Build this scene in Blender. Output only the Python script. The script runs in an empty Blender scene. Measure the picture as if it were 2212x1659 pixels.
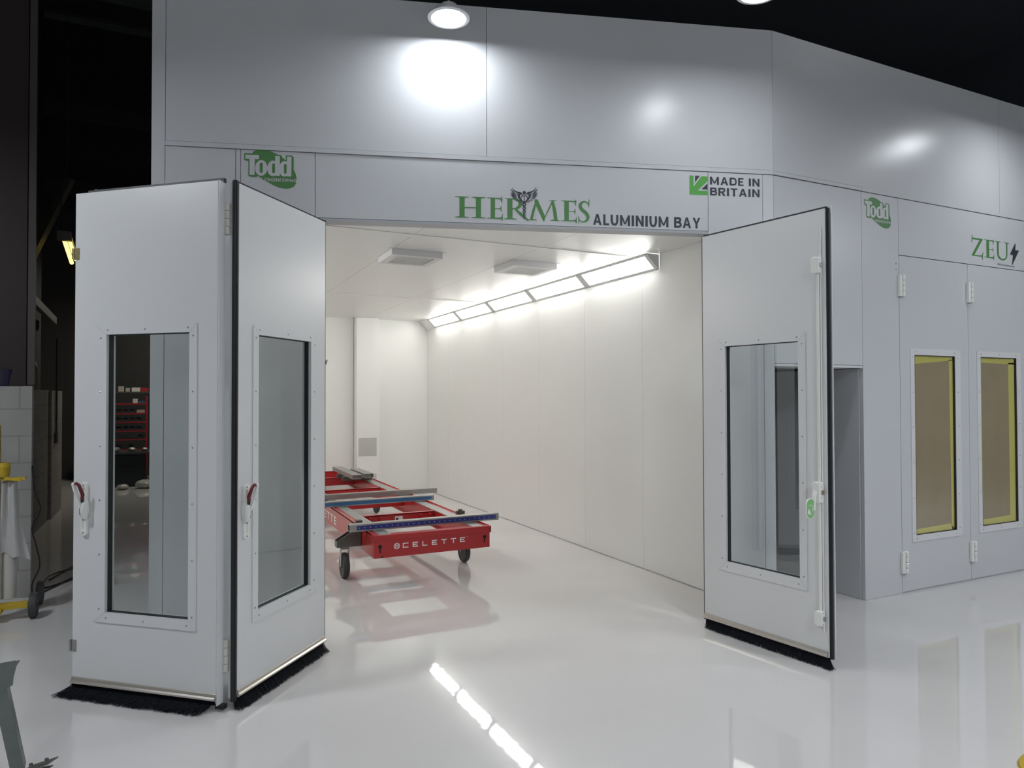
import bpy, math, random
from mathutils import Vector, Matrix
R = math.radians
random.seed(7)
sc = bpy.context.scene
col = sc.collection
# ------------------------------------------------------------------ camera
cam = bpy.data.objects.new('camera', bpy.data.cameras.new('camera')); col.objects.link(cam)
sc.camera = cam
W_PX, H_PX, F_PX = 2212.0, 1659.0, 1520.0
cam.data.sensor_fit = 'HORIZONTAL'; cam.data.sensor_width = 36.0
cam.data.lens = F_PX / W_PX * 36.0
cam.data.clip_start = 0.05; cam.data.clip_end = 200
yaw, pitch, roll = R(25.95), math.atan(26.0 / F_PX), 0.0024
cam.matrix_world = (Matrix.Translation((0, 0, 1.6)) @ Matrix.Rotation(-yaw, 4, 'Z') @
                    Matrix.Rotation(math.pi / 2 + pitch, 4, 'X') @ Matrix.Rotation(-roll, 4, 'Z'))
# ------------------------------------------------------------------ world, exposure
sc.view_settings.view_transform = 'Standard'; sc.view_settings.look = 'None'
sc.view_settings.exposure = 0.9; sc.view_settings.gamma = 1.0
sc.view_settings.use_curve_mapping = False
wd = bpy.data.worlds.new('hall_air'); sc.world = wd; wd.use_nodes = True
wd.node_tree.nodes['Background'].inputs[0].default_value = (0.55, 0.62, 0.75, 1)
wd.node_tree.nodes['Background'].inputs[1].default_value = 0.045
sc.cycles.max_bounces = 10; sc.cycles.diffuse_bounces = 6; sc.cycles.glossy_bounces = 5
sc.cycles.transparent_max_bounces = 16; sc.cycles.caustics_reflective = False; sc.cycles.caustics_refractive = False
sc.cycles.sample_clamp_indirect = 6.0
HIGHBAY_STRENGTH = 60.0      # lens of a high bay lamp
BOOTH_STRENGTH = 9.0        # diffusers inside the bay
ROOF_FILL_STRENGTH = 6.0  # lenses of the added fill lamps under the roof
# ------------------------------------------------------------------ materials
def nodes(name):
    m = bpy.data.materials.new(name); m.use_nodes = True
    nt = m.node_tree; return m, nt, nt.nodes['Principled BSDF']
def mat(name, c, rough=0.5, metal=0.0, bump=0.0, bscale=400, var=0.0, vscale=3.0, spec=0.5, coat=0.0, detail=3):
    m, nt, b = nodes(name)
    b.inputs['Base Color'].default_value = (*c, 1); b.inputs['Roughness'].default_value = rough
    b.inputs['Metallic'].default_value = metal; b.inputs['Specular IOR Level'].default_value = spec
    b.inputs['Coat Weight'].default_value = coat
    tc = nt.nodes.new('ShaderNodeTexCoord')
    if var > 0:
        n = nt.nodes.new('ShaderNodeTexNoise'); n.inputs['Scale'].default_value = vscale; n.inputs['Detail'].default_value = detail
        nt.links.new(tc.outputs['Object'], n.inputs['Vector'])
        mx = nt.nodes.new('ShaderNodeMix'); mx.data_type = 'RGBA'
        mx.inputs[6].default_value = (*[max(0, x * (1 - var)) for x in c], 1)
        mx.inputs[7].default_value = (*[min(1, x * (1 + var)) for x in c], 1)
        nt.links.new(n.outputs['Fac'], mx.inputs[0]); nt.links.new(mx.outputs[2], b.inputs['Base Color'])
    if bump > 0:
        n2 = nt.nodes.new('ShaderNodeTexNoise'); n2.inputs['Scale'].default_value = bscale
        nt.links.new(tc.outputs['Object'], n2.inputs['Vector'])
        bp = nt.nodes.new('ShaderNodeBump'); bp.inputs['Strength'].default_value = bump; bp.inputs['Distance'].default_value = 0.001
        nt.links.new(n2.outputs['Fac'], bp.inputs['Height']); nt.links.new(bp.outputs['Normal'], b.inputs['Normal'])
    return m
def emis(name, c, s):
    m, nt, b = nodes(name)
    b.inputs['Base Color'].default_value = (*c, 1); b.inputs['Emission Color'].default_value = (*c, 1)
    b.inputs['Emission Strength'].default_value = s
    return m
M = {}
M['panel'] = mat('outer_panel_steel', (.57, .58, .595), .28, .0, .12, 700, spec=.36)
M['leaf'] = mat('door_panel_steel', (.66, .665, .665), .30, .0, .12, 700, spec=.55)
M['inner'] = mat('inner_panel_steel', (.83, .835, .815), .33, .0, .10, 500, spec=.5)
M['seam'] = mat('seam_shadow_gap', (.12, .12, .125), .7)
M['trim'] = mat('grey_trim', (.40, .41, .43), .35)
M['alu'] = mat('mill_aluminium', (.62, .58, .52), .28, .85, .1, 200)
M['alup'] = mat('white_frame_metal', (.66, .665, .67), .3)
M['rubber'] = mat('black_rubber', (.014, .015, .018), .45)
M['bristle'] = mat('black_bristle', (.004, .005, .009), .7, spec=.2)
M['plastic'] = mat('white_plastic', (.78, .78, .75), .25, coat=.3)
M['cream'] = mat('cream_plastic', (.60, .59, .54), .35)
M['redpl'] = mat('dark_red_plastic', (.13, .012, .018), .35)
M['steel'] = mat('beam_steel', (.40, .40, .385), .38, .75, .15, 120, .12, 14)
M['steeld'] = mat('dark_bracket_steel', (.13, .125, .115), .4, .5, .1, 100, .15, 20)
M['screw'] = mat('screw_steel', (.35, .35, .35), .35, .8)
M['brass'] = mat('brass_latch', (.45, .38, .2), .35, .8)
M['red'] = mat('red_enamel', (.42, .020, .022), .30, .0, .1, 300, .08, 6, coat=.2)
M['white'] = mat('white_lettering', (.78, .76, .74), .5)
M['grey_let'] = mat('pale_grey_lettering', (.56, .57, .58), .35)
M['green'] = mat('green_vinyl', (.080, .225, .070), .4)
M['greenb'] = mat('bright_green_vinyl', (.10, .36, .07), .4)
M['dark_let'] = mat('charcoal_vinyl', (.035, .042, .055), .4)
M['blue'] = mat('blue_scale_tape', (.03, .05, .25), .35)
M['lblue'] = mat('light_blue_scale_tape', (.04, .16, .36), .35)
M['tyre'] = mat('tyre_rubber', (.045, .045, .048), .6, 0, .2, 80)
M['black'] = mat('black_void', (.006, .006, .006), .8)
M['kraft'] = mat('brown_masking_paper', (.50, .365, .24), .6, 0, .5, 9, .12, 4)
M['tape'] = mat('yellow_masking_tape', (.90, .76, .22), .5)
M['yellow'] = mat('yellow_paint', (.52, .36, .02), .4, 0, .1, 100, .15, 9)
M['film'] = mat('masking_film_roll', (.50, .49, .46), .3)
M['filmsheet'] = mat('milky_film_sheet', (.45, .45, .44), .35, 0, .8, 12)
M['cable'] = mat('black_cable', (.012, .012, .012), .5)
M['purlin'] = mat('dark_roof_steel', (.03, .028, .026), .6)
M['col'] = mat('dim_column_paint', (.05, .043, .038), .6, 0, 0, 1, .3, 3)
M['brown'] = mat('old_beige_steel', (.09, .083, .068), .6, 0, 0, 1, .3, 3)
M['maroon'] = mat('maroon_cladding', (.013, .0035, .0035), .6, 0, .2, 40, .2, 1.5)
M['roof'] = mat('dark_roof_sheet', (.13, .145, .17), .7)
M['greensign'] = mat('green_handle_sign', (.22, .50, .20), .4)
M['stand'] = mat('grey_stand_steel', (.17, .19, .185), .4, .6, .2, 90, .2, 12)
M['bin'] = mat('charcoal_bin_plastic', (.05, .05, .05), .5)
M['carton'] = mat('pale_carton', (.5, .47, .42), .7)
M['lens_high'] = emis('high_bay_lens', (.90, .95, 1.0), HIGHBAY_STRENGTH)
M['lens_booth'] = emis('booth_diffuser', (1.0, .99, .95), BOOTH_STRENGTH)
M['lens_roof_fill'] = emis('roof_fill_lens', (.95, .97, 1.0), ROOF_FILL_STRENGTH)
M['lens_tube'] = emis('warm_tube', (1.0, .74, .20), 1.3)
M['lens_far'] = emis('far_lamp_lens', (1.0, .93, .8), 150.0)
# epoxy floor: pale grey, glossy, faint scuffs
def floor_mat():
    m, nt, b = nodes('grey_epoxy_floor')
    L = nt.links.new; N = nt.nodes.new
    tc = N('ShaderNodeTexCoord')
    n = N('ShaderNodeTexNoise'); n.inputs['Scale'].default_value = 1.1; n.inputs['Detail'].default_value = 5
    L(tc.outputs['Object'], n.inputs['Vector'])
    mx = N('ShaderNodeMix'); mx.data_type = 'RGBA'
    mx.inputs[6].default_value = (.580, .560, .550, 1); mx.inputs[7].default_value = (.680, .665, .655, 1)
    L(n.outputs['Fac'], mx.inputs[0])
    # scuff marks: short thin dark dashes
    mp = N('ShaderNodeMapping'); mp.inputs['Scale'].default_value = (3, 14, 1); mp.inputs['Rotation'].default_value = (0, 0, .5)
    L(tc.outputs['Object'], mp.inputs['Vector'])
    v = N('ShaderNodeTexNoise'); v.inputs['Scale'].default_value = 3.2; v.inputs['Detail'].default_value = 8; v.inputs['Roughness'].default_value = .7
    L(mp.outputs[0], v.inputs['Vector'])
    cr = N('ShaderNodeValToRGB'); cr.color_ramp.elements[0].position = .72; cr.color_ramp.elements[1].position = .80
    L(v.outputs['Fac'], cr.inputs[0])
    m2 = N('ShaderNodeMix'); m2.data_type = 'RGBA'; m2.inputs[7].default_value = (.33, .31, .30, 1)
    ml = N('ShaderNodeMath'); ml.operation = 'MULTIPLY'; ml.inputs[1].default_value = .55
    L(cr.outputs[0], ml.inputs[0]); L(ml.outputs[0], m2.inputs[0]); L(mx.outputs[2], m2.inputs[6])
    L(m2.outputs[2], b.inputs['Base Color'])
    mr = N('ShaderNodeMapRange'); mr.inputs['To Min'].default_value = .010; mr.inputs['To Max'].default_value = .055
    L(n.outputs['Fac'], mr.inputs[0]); L(mr.outputs[0], b.inputs['Roughness'])
    n3 = N('ShaderNodeTexNoise'); n3.inputs['Scale'].default_value = 7; n3.inputs['Detail'].default_value = 2
    L(tc.outputs['Object'], n3.inputs['Vector'])
    bp = N('ShaderNodeBump'); bp.inputs['Strength'].default_value = .06; bp.inputs['Distance'].default_value = .004
    L(n3.outputs['Fac'], bp.inputs['Height']); L(bp.outputs['Normal'], b.inputs['Normal'])
    b.inputs['Specular IOR Level'].default_value = .75
    return m
M['floor'] = floor_mat()
def block_mat(name, c1, c2):
    m, nt, b = nodes(name); L = nt.links.new; N = nt.nodes.new
    tc = N('ShaderNodeTexCoord'); sp = N('ShaderNodeSeparateXYZ'); L(tc.outputs['Object'], sp.inputs[0])
    ad = N('ShaderNodeMath'); ad.operation = 'ADD'; L(sp.outputs[0], ad.inputs[0]); L(sp.outputs[1], ad.inputs[1])
    cb = N('ShaderNodeCombineXYZ'); L(ad.outputs[0], cb.inputs[0]); L(sp.outputs[2], cb.inputs[1])
    br = N('ShaderNodeTexBrick'); br.inputs['Scale'].default_value = 1; br.inputs['Brick Width'].default_value = .44
    br.inputs['Row Height'].default_value = .215; br.inputs['Mortar Size'].default_value = .006
    br.inputs['Color1'].default_value = (*c1, 1); br.inputs['Color2'].default_value = (*c1, 1); br.inputs['Mortar'].default_value = (*c2, 1)
    L(cb.outputs[0], br.inputs['Vector'])
    n = N('ShaderNodeTexNoise'); n.inputs['Scale'].default_value = 30; n.inputs['Detail'].default_value = 6
    L(tc.outputs['Object'], n.inputs['Vector'])
    n4 = N('ShaderNodeTexNoise'); n4.inputs['Scale'].default_value = 2.2; L(tc.outputs['Object'], n4.inputs['Vector'])
    mx = N('ShaderNodeMix'); mx.data_type = 'RGBA'; mx.blend_type = 'MULTIPLY'; mx.inputs[0].default_value = .5
    L(br.outputs['Color'], mx.inputs[6]); L(n4.outputs['Fac'], mx.inputs[7]); L(mx.outputs[2], b.inputs['Base Color'])
    bp = N('ShaderNodeBump'); bp.inputs['Strength'].default_value = .6; bp.inputs['Distance'].default_value = .01
    L(n.outputs['Fac'], bp.inputs['Height']); L(bp.outputs['Normal'], b.inputs['Normal']); b.inputs['Roughness'].default_value = .8
    return m
M['block'] = block_mat('painted_blockwork', (.40, .39, .37), (.30, .29, .275))
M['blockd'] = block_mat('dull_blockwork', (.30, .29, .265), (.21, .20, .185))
def glass_mat(name, tint, refl=.09):
    m = bpy.data.materials.new(name); m.use_nodes = True; nt = m.node_tree; nt.nodes.clear()
    N = nt.nodes.new; L = nt.links.new
    o = N('ShaderNodeOutputMaterial'); t = N('ShaderNodeBsdfTransparent'); t.inputs[0].default_value = (*tint, 1)
    g = N('ShaderNodeBsdfGlossy'); g.inputs['Roughness'].default_value = 0.0; g.inputs[0].default_value = (.95, .97, .97, 1)
    lw = N('ShaderNodeLayerWeight'); lw.inputs['Blend'].default_value = .5
    pw = N('ShaderNodeMath'); pw.operation = 'POWER'; pw.inputs[1].default_value = 4.0; L(lw.outputs['Facing'], pw.inputs[0])
    f = N('ShaderNodeMapRange'); f.inputs['To Min'].default_value = refl; f.inputs['To Max'].default_value = .95; L(pw.outputs[0], f.inputs[0])
    mx = N('ShaderNodeMixShader'); L(f.outputs[0], mx.inputs[0]); L(t.outputs[0], mx.inputs[1]); L(g.outputs[0], mx.inputs[2])
    L(mx.outputs[0], o.inputs[0]); return m
M['glass'] = glass_mat('tinted_glass', (.88, .925, .905), .14)
# ------------------------------------------------------------------ mesh helpers
class MB:
    def __init__(s): s.v = []; s.f = []; s.smooth = False
    def add(s, vs, fs):
        o = len(s.v); s.v += [tuple(p) for p in vs]; s.f += [tuple(i + o for i in f) for f in fs]; return s
    def box(s, x0, x1, y0, y1, z0, z1):
        if x0 > x1: x0, x1 = x1, x0
        if y0 > y1: y0, y1 = y1, y0
        if z0 > z1: z0, z1 = z1, z0
        v = [(x0,y0,z0),(x1,y0,z0),(x1,y1,z0),(x0,y1,z0),(x0,y0,z1),(x1,y0,z1),(x1,y1,z1),(x0,y1,z1)]
        return s.add(v, [(0,3,2,1),(4,5,6,7),(0,1,5,4),(1,2,6,5),(2,3,7,6),(3,0,4,7)])
    def prism(s, pts, axis, a0, a1):
        """extrude a 2D polygon along axis ('x','y','z')"""
        def P(p, a):
            return {'x': (a, p[0], p[1]), 'y': (p[0], a, p[1]), 'z': (p[0], p[1], a)}[axis]
        n = len(pts); v = [P(p, a0) for p in pts] + [P(p, a1) for p in pts]
        f = [tuple(range(n)), tuple(range(2*n-1, n-1, -1))] + [(i, (i+1) % n + 0, (i+1) % n + n, i + n) for i in range(n)]
        return s.add(v, f)
    def bar(s, a, b, w, h, up=(0,0,1)):
        a = Vector(a); b = Vector(b); d = (b-a).normalized(); u = Vector(up)
        if abs(d.dot(u)) > .95: u = Vector((0,1,0))
        r = d.cross(u).normalized(); u = r.cross(d).normalized(); v = []
        for p in (a, b):
            for i, j in ((-1,-1),(1,-1),(1,1),(-1,1)): v.append(p + r*(w/2*i) + u*(h/2*j))
        return s.add(v, [(0,1,2,3),(7,6,5,4),(0,4,5,1),(1,5,6,2),(2,6,7,3),(3,7,4,0)])
    def tube(s, pts, r, n=10, caps=True):
        pts = [Vector(p) for p in pts]; o = []; rs = r if isinstance(r, (list, tuple)) else [r]*len(pts)
        prev = None
        for i, p in enumerate(pts):
            d = (pts[min(i+1, len(pts)-1)] - pts[max(i-1, 0)]).normalized()
            if prev is None:
                u = Vector((0,0,1)) if abs(d.z) < .9 else Vector((1,0,0))
            else: u = prev
            x = d.cross(u).normalized(); u = x.cross(d).normalized(); prev = u
            o += [p + (x*math.cos(2*math.pi*k/n) + u*math.sin(2*math.pi*k/n))*rs[i] for k in range(n)]
        m = len(pts); f = []
        for i in range(m-1):
            for k in range(n): f.append((i*n+k, i*n+(k+1) % n, (i+1)*n+(k+1) % n, (i+1)*n+k))
        if caps: f += [tuple(range(n-1, -1, -1)), tuple((m-1)*n+k for k in range(n))]
        return s.add(o, f)
    def lathe(s, prof, c=(0,0,0), axis='z', n=32):
        """prof: (radius, height) list revolved about an axis through c"""
        o = []
        for r, h in prof:
            for k in range(n):
                a = 2*math.pi*k/n; q = (r*math.cos(a), r*math.sin(a), h)
                if axis == 'x': q = (q[2], q[0], q[1])
                if axis == 'y': q = (q[0], q[2], q[1])
                o.append((q[0]+c[0], q[1]+c[1], q[2]+c[2]))
        f = []
        for i in range(len(prof)-1):
            for k in range(n): f.append((i*n+k, i*n+(k+1) % n, (i+1)*n+(k+1) % n, (i+1)*n+k))
        if prof[0][0] > 1e-6: f.append(tuple(range(n)))
        if prof[-1][0] > 1e-6: f.append(tuple((len(prof)-1)*n+k for k in range(n)))
        return s.add(o, f)
    def ell(s, c, r, n=16, m=10):
        prof = [(math.sin(math.pi*i/m), -math.cos(math.pi*i/m)) for i in range(m+1)]
        o = len(s.v); s.lathe([(max(p[0], 1e-4), p[1]) for p in prof], (0,0,0), 'z', n)
        for i in range(o, len(s.v)):
            x, y, z = s.v[i]; s.v[i] = (c[0]+x*r[0], c[1]+y*r[1], c[2]+z*r[2])
        return s
    def poly(s, pts, y=0.0):
        """flat polygon in the local xz plane"""
        y -= (len(s.f) % 11)*3e-5        # overlapping vinyl pieces never share one plane
        return s.add([(p[0], y, p[1]) for p in pts], [tuple(range(len(pts)))])
    def stroke(s, pts, ws, y=0.0, k=6):
        """tapering flat stroke through points in local xz plane"""
        P = [Vector(p) for p in pts]
        if not isinstance(ws, (list, tuple)): ws = [ws]*len(P)
        q = []; w = []
        for i in range(len(P)-1):
            p0 = P[max(i-1, 0)]; p1 = P[i]; p2 = P[i+1]; p3 = P[min(i+2, len(P)-1)]
            kk = k if len(P) > 2 else 1
            for j in range(kk):
                t = j/kk
                q.append(.5*((2*p1)+(p2-p0)*t+(2*p0-5*p1+4*p2-p3)*t*t+(3*p1-3*p2+p3-p0)*t**3)); w.append(ws[i]*(1-t)+ws[i+1]*t)
        q.append(P[-1]); w.append(ws[-1]); v = []
        for i in range(len(q)):
            d = (q[min(i+1, len(q)-1)]-q[max(i-1, 0)]).normalized(); nrm = Vector((-d.y, d.x))
            v += [q[i]+nrm*w[i]/2, q[i]-nrm*w[i]/2]
        y -= (len(s.f) % 11)*3e-5
        return s.add([(a[0], y, a[1]) for a in v], [(2*i, 2*i+1, 2*i+3, 2*i+2) for i in range(len(q)-1)])
    def build(s, name, m, parent=None, bevel=0.0, smooth=False, loc=None, rz=None, recalc=True):
        me = bpy.data.meshes.new(name); me.from_pydata(s.v, [], s.f); me.update()
        if recalc:
            import bmesh
            bm = bmesh.new(); bm.from_mesh(me); bmesh.ops.recalc_face_normals(bm, faces=bm.faces); bm.to_mesh(me); bm.free()
        ms = m if isinstance(m, list) else [m]
        for q in ms: me.materials.append(M[q] if isinstance(q, str) else q)
        o = bpy.data.objects.new(name, me); col.objects.link(o)
        if parent: o.parent = parent
        if loc: o.location = loc
        if rz is not None: o.rotation_euler = (0, 0, rz)
        if bevel:
            b = o.modifiers.new('bevel', 'BEVEL'); b.width = bevel; b.segments = 2; b.limit_method = 'ANGLE'
        if smooth:
            for p in me.polygons: p.use_smooth = True
            e = o.modifiers.new('edge_split', 'EDGE_SPLIT'); e.split_angle = R(40)
        return o
def tag(o, label, cat=None, group=None, kind=None):
    o['label'] = label
    if cat: o['category'] = cat
    if group: o['group'] = group
    if kind: o['kind'] = kind
    return o
_scr = {}
def screws(parent, pts, face='-y', r=.0045):
    """single screw heads, each a piece of its own, sharing one mesh"""
    key = (face, r)
    if key not in _scr:
        m = MB()
        if face == '-y': m.lathe([(r,0),(r,-.002),(r*.45,-.0035)], (0,0,0), 'y', 8)
        elif face == 'x': m.lathe([(r,0),(r,.0015),(r*.4,.002)], (0,0,0), 'x', 8)
        else: m.lathe([(r,0),(r,.004),(r*.4,.005)], (0,0,0), 'z', 8); m.v = [tuple(Matrix.Rotation(-math.pi*.75, 3, 'Y') @ Vector(p)) for p in m.v]
        _scr[key] = m.build('screw', 'screw', parent); _scr[key].location = pts[0]; pts = pts[1:]
    for p in pts:
        c = bpy.data.objects.new('screw', _scr[key].data); col.objects.link(c); c.parent = parent; c.location = p
def struct(o, label=None):
    o['kind'] = 'structure'
    if label: o['label'] = label
    return o
def empty(name, loc, rz=0.0):
    o = bpy.data.objects.new(name, None); col.objects.link(o); o.location = loc; o.rotation_euler = (0, 0, rz)
    o.empty_display_size = .1; return o
def copy_tree(o, parent=None):
    c = o.copy(); col.objects.link(c); c.parent = parent
    for ch in [x for x in bpy.data.objects if x.parent == o]: copy_tree(ch, c)
    return c
def text_mb(mb, txt, x0, z0, height, width=None, y=0.0, bold=0.0, spacing=1.0, z_shear=0.0):
    """adds text (cap height 'height', stretched to 'width') to the mesh in the local xz plane"""
    cu = bpy.data.curves.new('t', 'FONT'); cu.body = txt; cu.size = 1.0; cu.offset = bold; cu.space_character = spacing
    cu.resolution_u = 3; cu.dimensions = '2D'; cu.fill_mode = 'FRONT'
    ob = bpy.data.objects.new('t', cu); col.objects.link(ob)
    dg = bpy.context.evaluated_depsgraph_get(); dg.update()
    me = bpy.data.meshes.new_from_object(ob.evaluated_get(dg))
    xs = [v.co.x for v in me.vertices]; ys = [v.co.y for v in me.vertices]
    mnx, mxx, mny, mxy = min(xs), max(xs), min(ys), max(ys)
    if any(ch in txt for ch in 'gpy'): mny = 0.0
    sy = height/(mxy-mny); sx = sy if width is None else width/(mxx-mnx)
    vs = [(x0+(v.co.x-mnx)*sx, y, z0+(v.co.y-mny)*sy+(v.co.x-mnx)*sx*z_shear) for v in me.vertices]
    mb.add(vs, [tuple(p.vertices) for p in me.polygons])
    bpy.data.objects.remove(ob); bpy.data.curves.remove(cu); bpy.data.meshes.remove(me)
    return mb
# ------------------------------------------------------------------ key plan points (metres)
FA = Vector((-.114, 5.011)); FB = Vector((3.944, 3.75))
FANG = math.atan2(FB.y-FA.y, FB.x-FA.x); FLEN = (FB-FA).length
FBASE = (FA.x, FA.y, 0)
BX0, BX1, BY1, BZ = -.05, 3.943, 11.40, 2.87        # inside of the bay
TOPZ = 4.268
# ================================================================== SETTING
fl = MB().box(-14, 16, -9, 22, -.1, 0).build('floor', 'floor'); struct(fl, 'pale grey glossy epoxy floor')
rf = MB().box(-14, 16, -9, 22, 9.0, 9.1).build('ceiling', 'roof'); struct(rf, 'dark roof high above the hall')
# angled front wall of the bay: panels with real 3 mm gaps over a dark backing
g = .0018
def panels(rects, y0=0.0, y1=.03, gap=g):
    m = MB()
    for a, b, c, d in rects: m.box(a+gap, b-gap, y0, y1, c+gap, d-gap)
    return m
OL, OR, HZ = 1.014, 3.747, 2.757
up = panels([(0,.084,0,TOPZ-.0),(.084,2.151,3.238,TOPZ),(2.151,FLEN,3.238,TOPZ),
             (.084,.514,0,3.205),(.514,.545,0,3.205),(.545,OL,0,3.205),(OL,OR,HZ+.02,3.205),
             (OR,4.166,0,3.205),(4.166,FLEN,0,3.205)])
wf = up.build('wall_front', 'panel', loc=FBASE, rz=FANG); struct(wf, 'pale grey panel wall above the wide bay opening')
bk = MB(); bk.box(.002,OL-.002,.031,.06,0,TOPZ-.002); bk.box(OR+.002,FLEN-.01,.031,.06,0,TOPZ-.002); bk.box(OL-.002,OR+.002,.031,.06,HZ+.02,TOPZ-.002)
bk.build('panel_backing', 'seam', wf)
bd = MB().box(.086,FLEN-.002,-.006,.02,3.207,3.236); bd.build('joint_strip', 'panel', wf)
tr = MB().box(OL,OR,-.004,.10,HZ,HZ+.018); tr.box(OL-.03,OL,.06,.1,0,HZ); tr.box(OR,OR+.03,.06,.1,0,HZ)
tr.build('opening_trim', 'trim', wf)
# right hand wall (second booth) along y = 3.75
ZB = (3.944, 3.75, 0)
ZD0, ZD1, ZD2, ZDT = 1.378, 2.282, 3.186, 2.737
zr = panels([(0,2.769,3.235,TOPZ),(2.769,5.2,3.235,TOPZ),(.0,.938,1.832,3.203),
             (.938,ZD0,0,3.203),(ZD0,ZD2+.02,ZDT+.003,3.203),(ZD2+.004,5.2,0,3.203)])
wr = zr.build('wall_right', 'panel', loc=ZB); struct(wr, 'pale grey panel wall of the second booth at right')
bk = MB(); bk.box(.0,5.19,.031,.06,ZDT+.02,TOPZ-.002); bk.box(0,ZD0-.004,.031,.06,1.84,ZDT+.02); bk.box(.96,ZD0-.004,.031,.06,0,1.84); bk.box(ZD2+.004,5.19,.031,.06,0,ZDT+.02)
bk.build('panel_backing', 'seam', wr)
MB().box(.0,.94,-.006,.02,3.208,3.233).box(.943,5.2,-.006,.02,3.206,3.236).build('joint_strip', 'panel', wr)
MB().box(.0,.93,-.003,.30,1.813,1.8305).build('soffit_lip', 'leaf', wr)
MB().box(ZD0,ZD2,.004,.05,0,.011).build('threshold', 'trim', wr)
# side passage between the two booths
ps = panels([(-.0,.55,0,1.81),(.55,1.5,0,1.81),(1.5,2.6,0,1.81),(2.6,4.2,0,1.81)])
po = ps.build('wall_passage', 'panel', loc=(4.876, 3.783, 0), rz=math.pi/2)
po.location = (4.876+.03, 3.783, 0); struct(po, 'grey side wall inside the low passage')
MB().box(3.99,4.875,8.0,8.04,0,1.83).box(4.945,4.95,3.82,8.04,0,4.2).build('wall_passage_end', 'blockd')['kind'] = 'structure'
MB().box(3.992,4.87,4.06,8.0,1.832,1.86).build('ceiling_passage', 'seam')['kind'] = 'structure'
# bay shell
seamY = [3.79, 5.334, 6.347, 7.364, 8.368, 9.382, 10.385, BY1]
m = MB()
for a, b in zip(seamY[:-1], seamY[1:]): m.box(BX1, BX1+.04, a+g*.7, b-g*.7, .0, BZ)
o = m.build('wall_bay_right', 'inner'); struct(o, 'smooth white inner wall right of the bay')
MB().box(BX1+.041, BX1+.045, 3.79, BY1, 0, BZ+.05).build('panel_backing', 'seam', o)
MB().box(BX1-.004, BX1-.0005, 3.80, BY1, 0, .009).build('sealant_strip', 'trim', o)
m = MB()
for i in range(7):
    a = 5.12+i*.9; m.box(BX0-.04, BX0, a+g*.7, min(a+.9, BY1)-g*.7, 0, BZ)
o = m.build('wall_bay_left', 'inner'); struct(o, 'white inner wall left of the bay')
# back wall with a projecting duct column
o = MB().box(BX0, 2.66, BY1, BY1+.05, 0, BZ).box(2.664, BX1, BY1, BY1+.05, 0, BZ).build('wall_bay_back', 'inner'); struct(o, 'white back wall deep in the bay')
cm = MB()
gx, gz = 2.724, .648
cm.box(2.69, 3.06, 11.20, 11.395, 0, BZ-.002)
dc = cm.build('trim_1', 'inner', bevel=.003); struct(dc, 'white boxed duct column on the bay back wall')
for q, (za, zb) in enumerate(((.648, .925), (.10, .345))):
    h = MB(); ncol = 17; nrow = 17 if q == 0 else 15
    for i in range(ncol):
        for j in range(nrow):
            cx = 2.727+i*(.278/(ncol-1)); cz = za+(zb-za)*j/(nrow-1)
            h.box(cx-.0048, cx+.0048, 11.1985, 11.1995, cz-.0048, cz+.0048)
    h.build('vent_holes', 'steeld', dc)
MB().box(2.652, 2.672, 11.38, 11.398, 0, BZ-.003).build('corner_bead', 'inner', dc)
# ceiling of the bay with seams
xs = [BX0, .58, 1.72, 2.86, BX1]; ysn = [None, 8.74, BY1]
m = MB()
for a, b in zip(xs[:-1], xs[1:]):
    def fy(x): return FA.y + (x-FA.x)*math.tan(FANG) + .105
    m.add([(a+g,fy(a),BZ),(b-g,fy(b),BZ),(b-g,8.74-g,BZ),(a+g,8.74-g,BZ),(a+g,fy(a),BZ+.04),(b-g,fy(b),BZ+.04),(b-g,8.74-g,BZ+.04),(a+g,8.74-g,BZ+.04)],
          [(0,1,2,3),(7,6,5,4),(0,4,5,1),(1,5,6,2),(2,6,7,3),(3,7,4,0)])
    m.box(a+g, b-g, 8.74+g, BY1, BZ, BZ+.04)
o = m.build('ceiling_bay', 'inner'); struct(o, 'white panel ceiling inside the bay')
MB().prism([(BX0,5.15),(BX1,3.90),(BX1,BY1),(BX0,BY1)], 'z', BZ+.041, BZ+.05).build('panel_backing', 'seam', o)
MB().box(1.0,3.79,5.27,5.36,BZ-.005,BZ-.0005).box(BX0,3.78,8.72,8.76,BZ-.006,BZ-.0005).build('cover_strip', 'inner', o)
m = MB()
m.box(BX0-.04, BX1+.04, BY1+.06, BY1+.1, 0, TOPZ-.1).box(-.11,-.095,5.06,BY1+.1,0,TOPZ-.01).box(-.1, BX1+.04, 5.1, BY1+.1, TOPZ-.1, TOPZ-.06)
o = m.build('wall_bay_outer', 'panel'); struct(o, 'outer skin of the bay')
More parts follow.
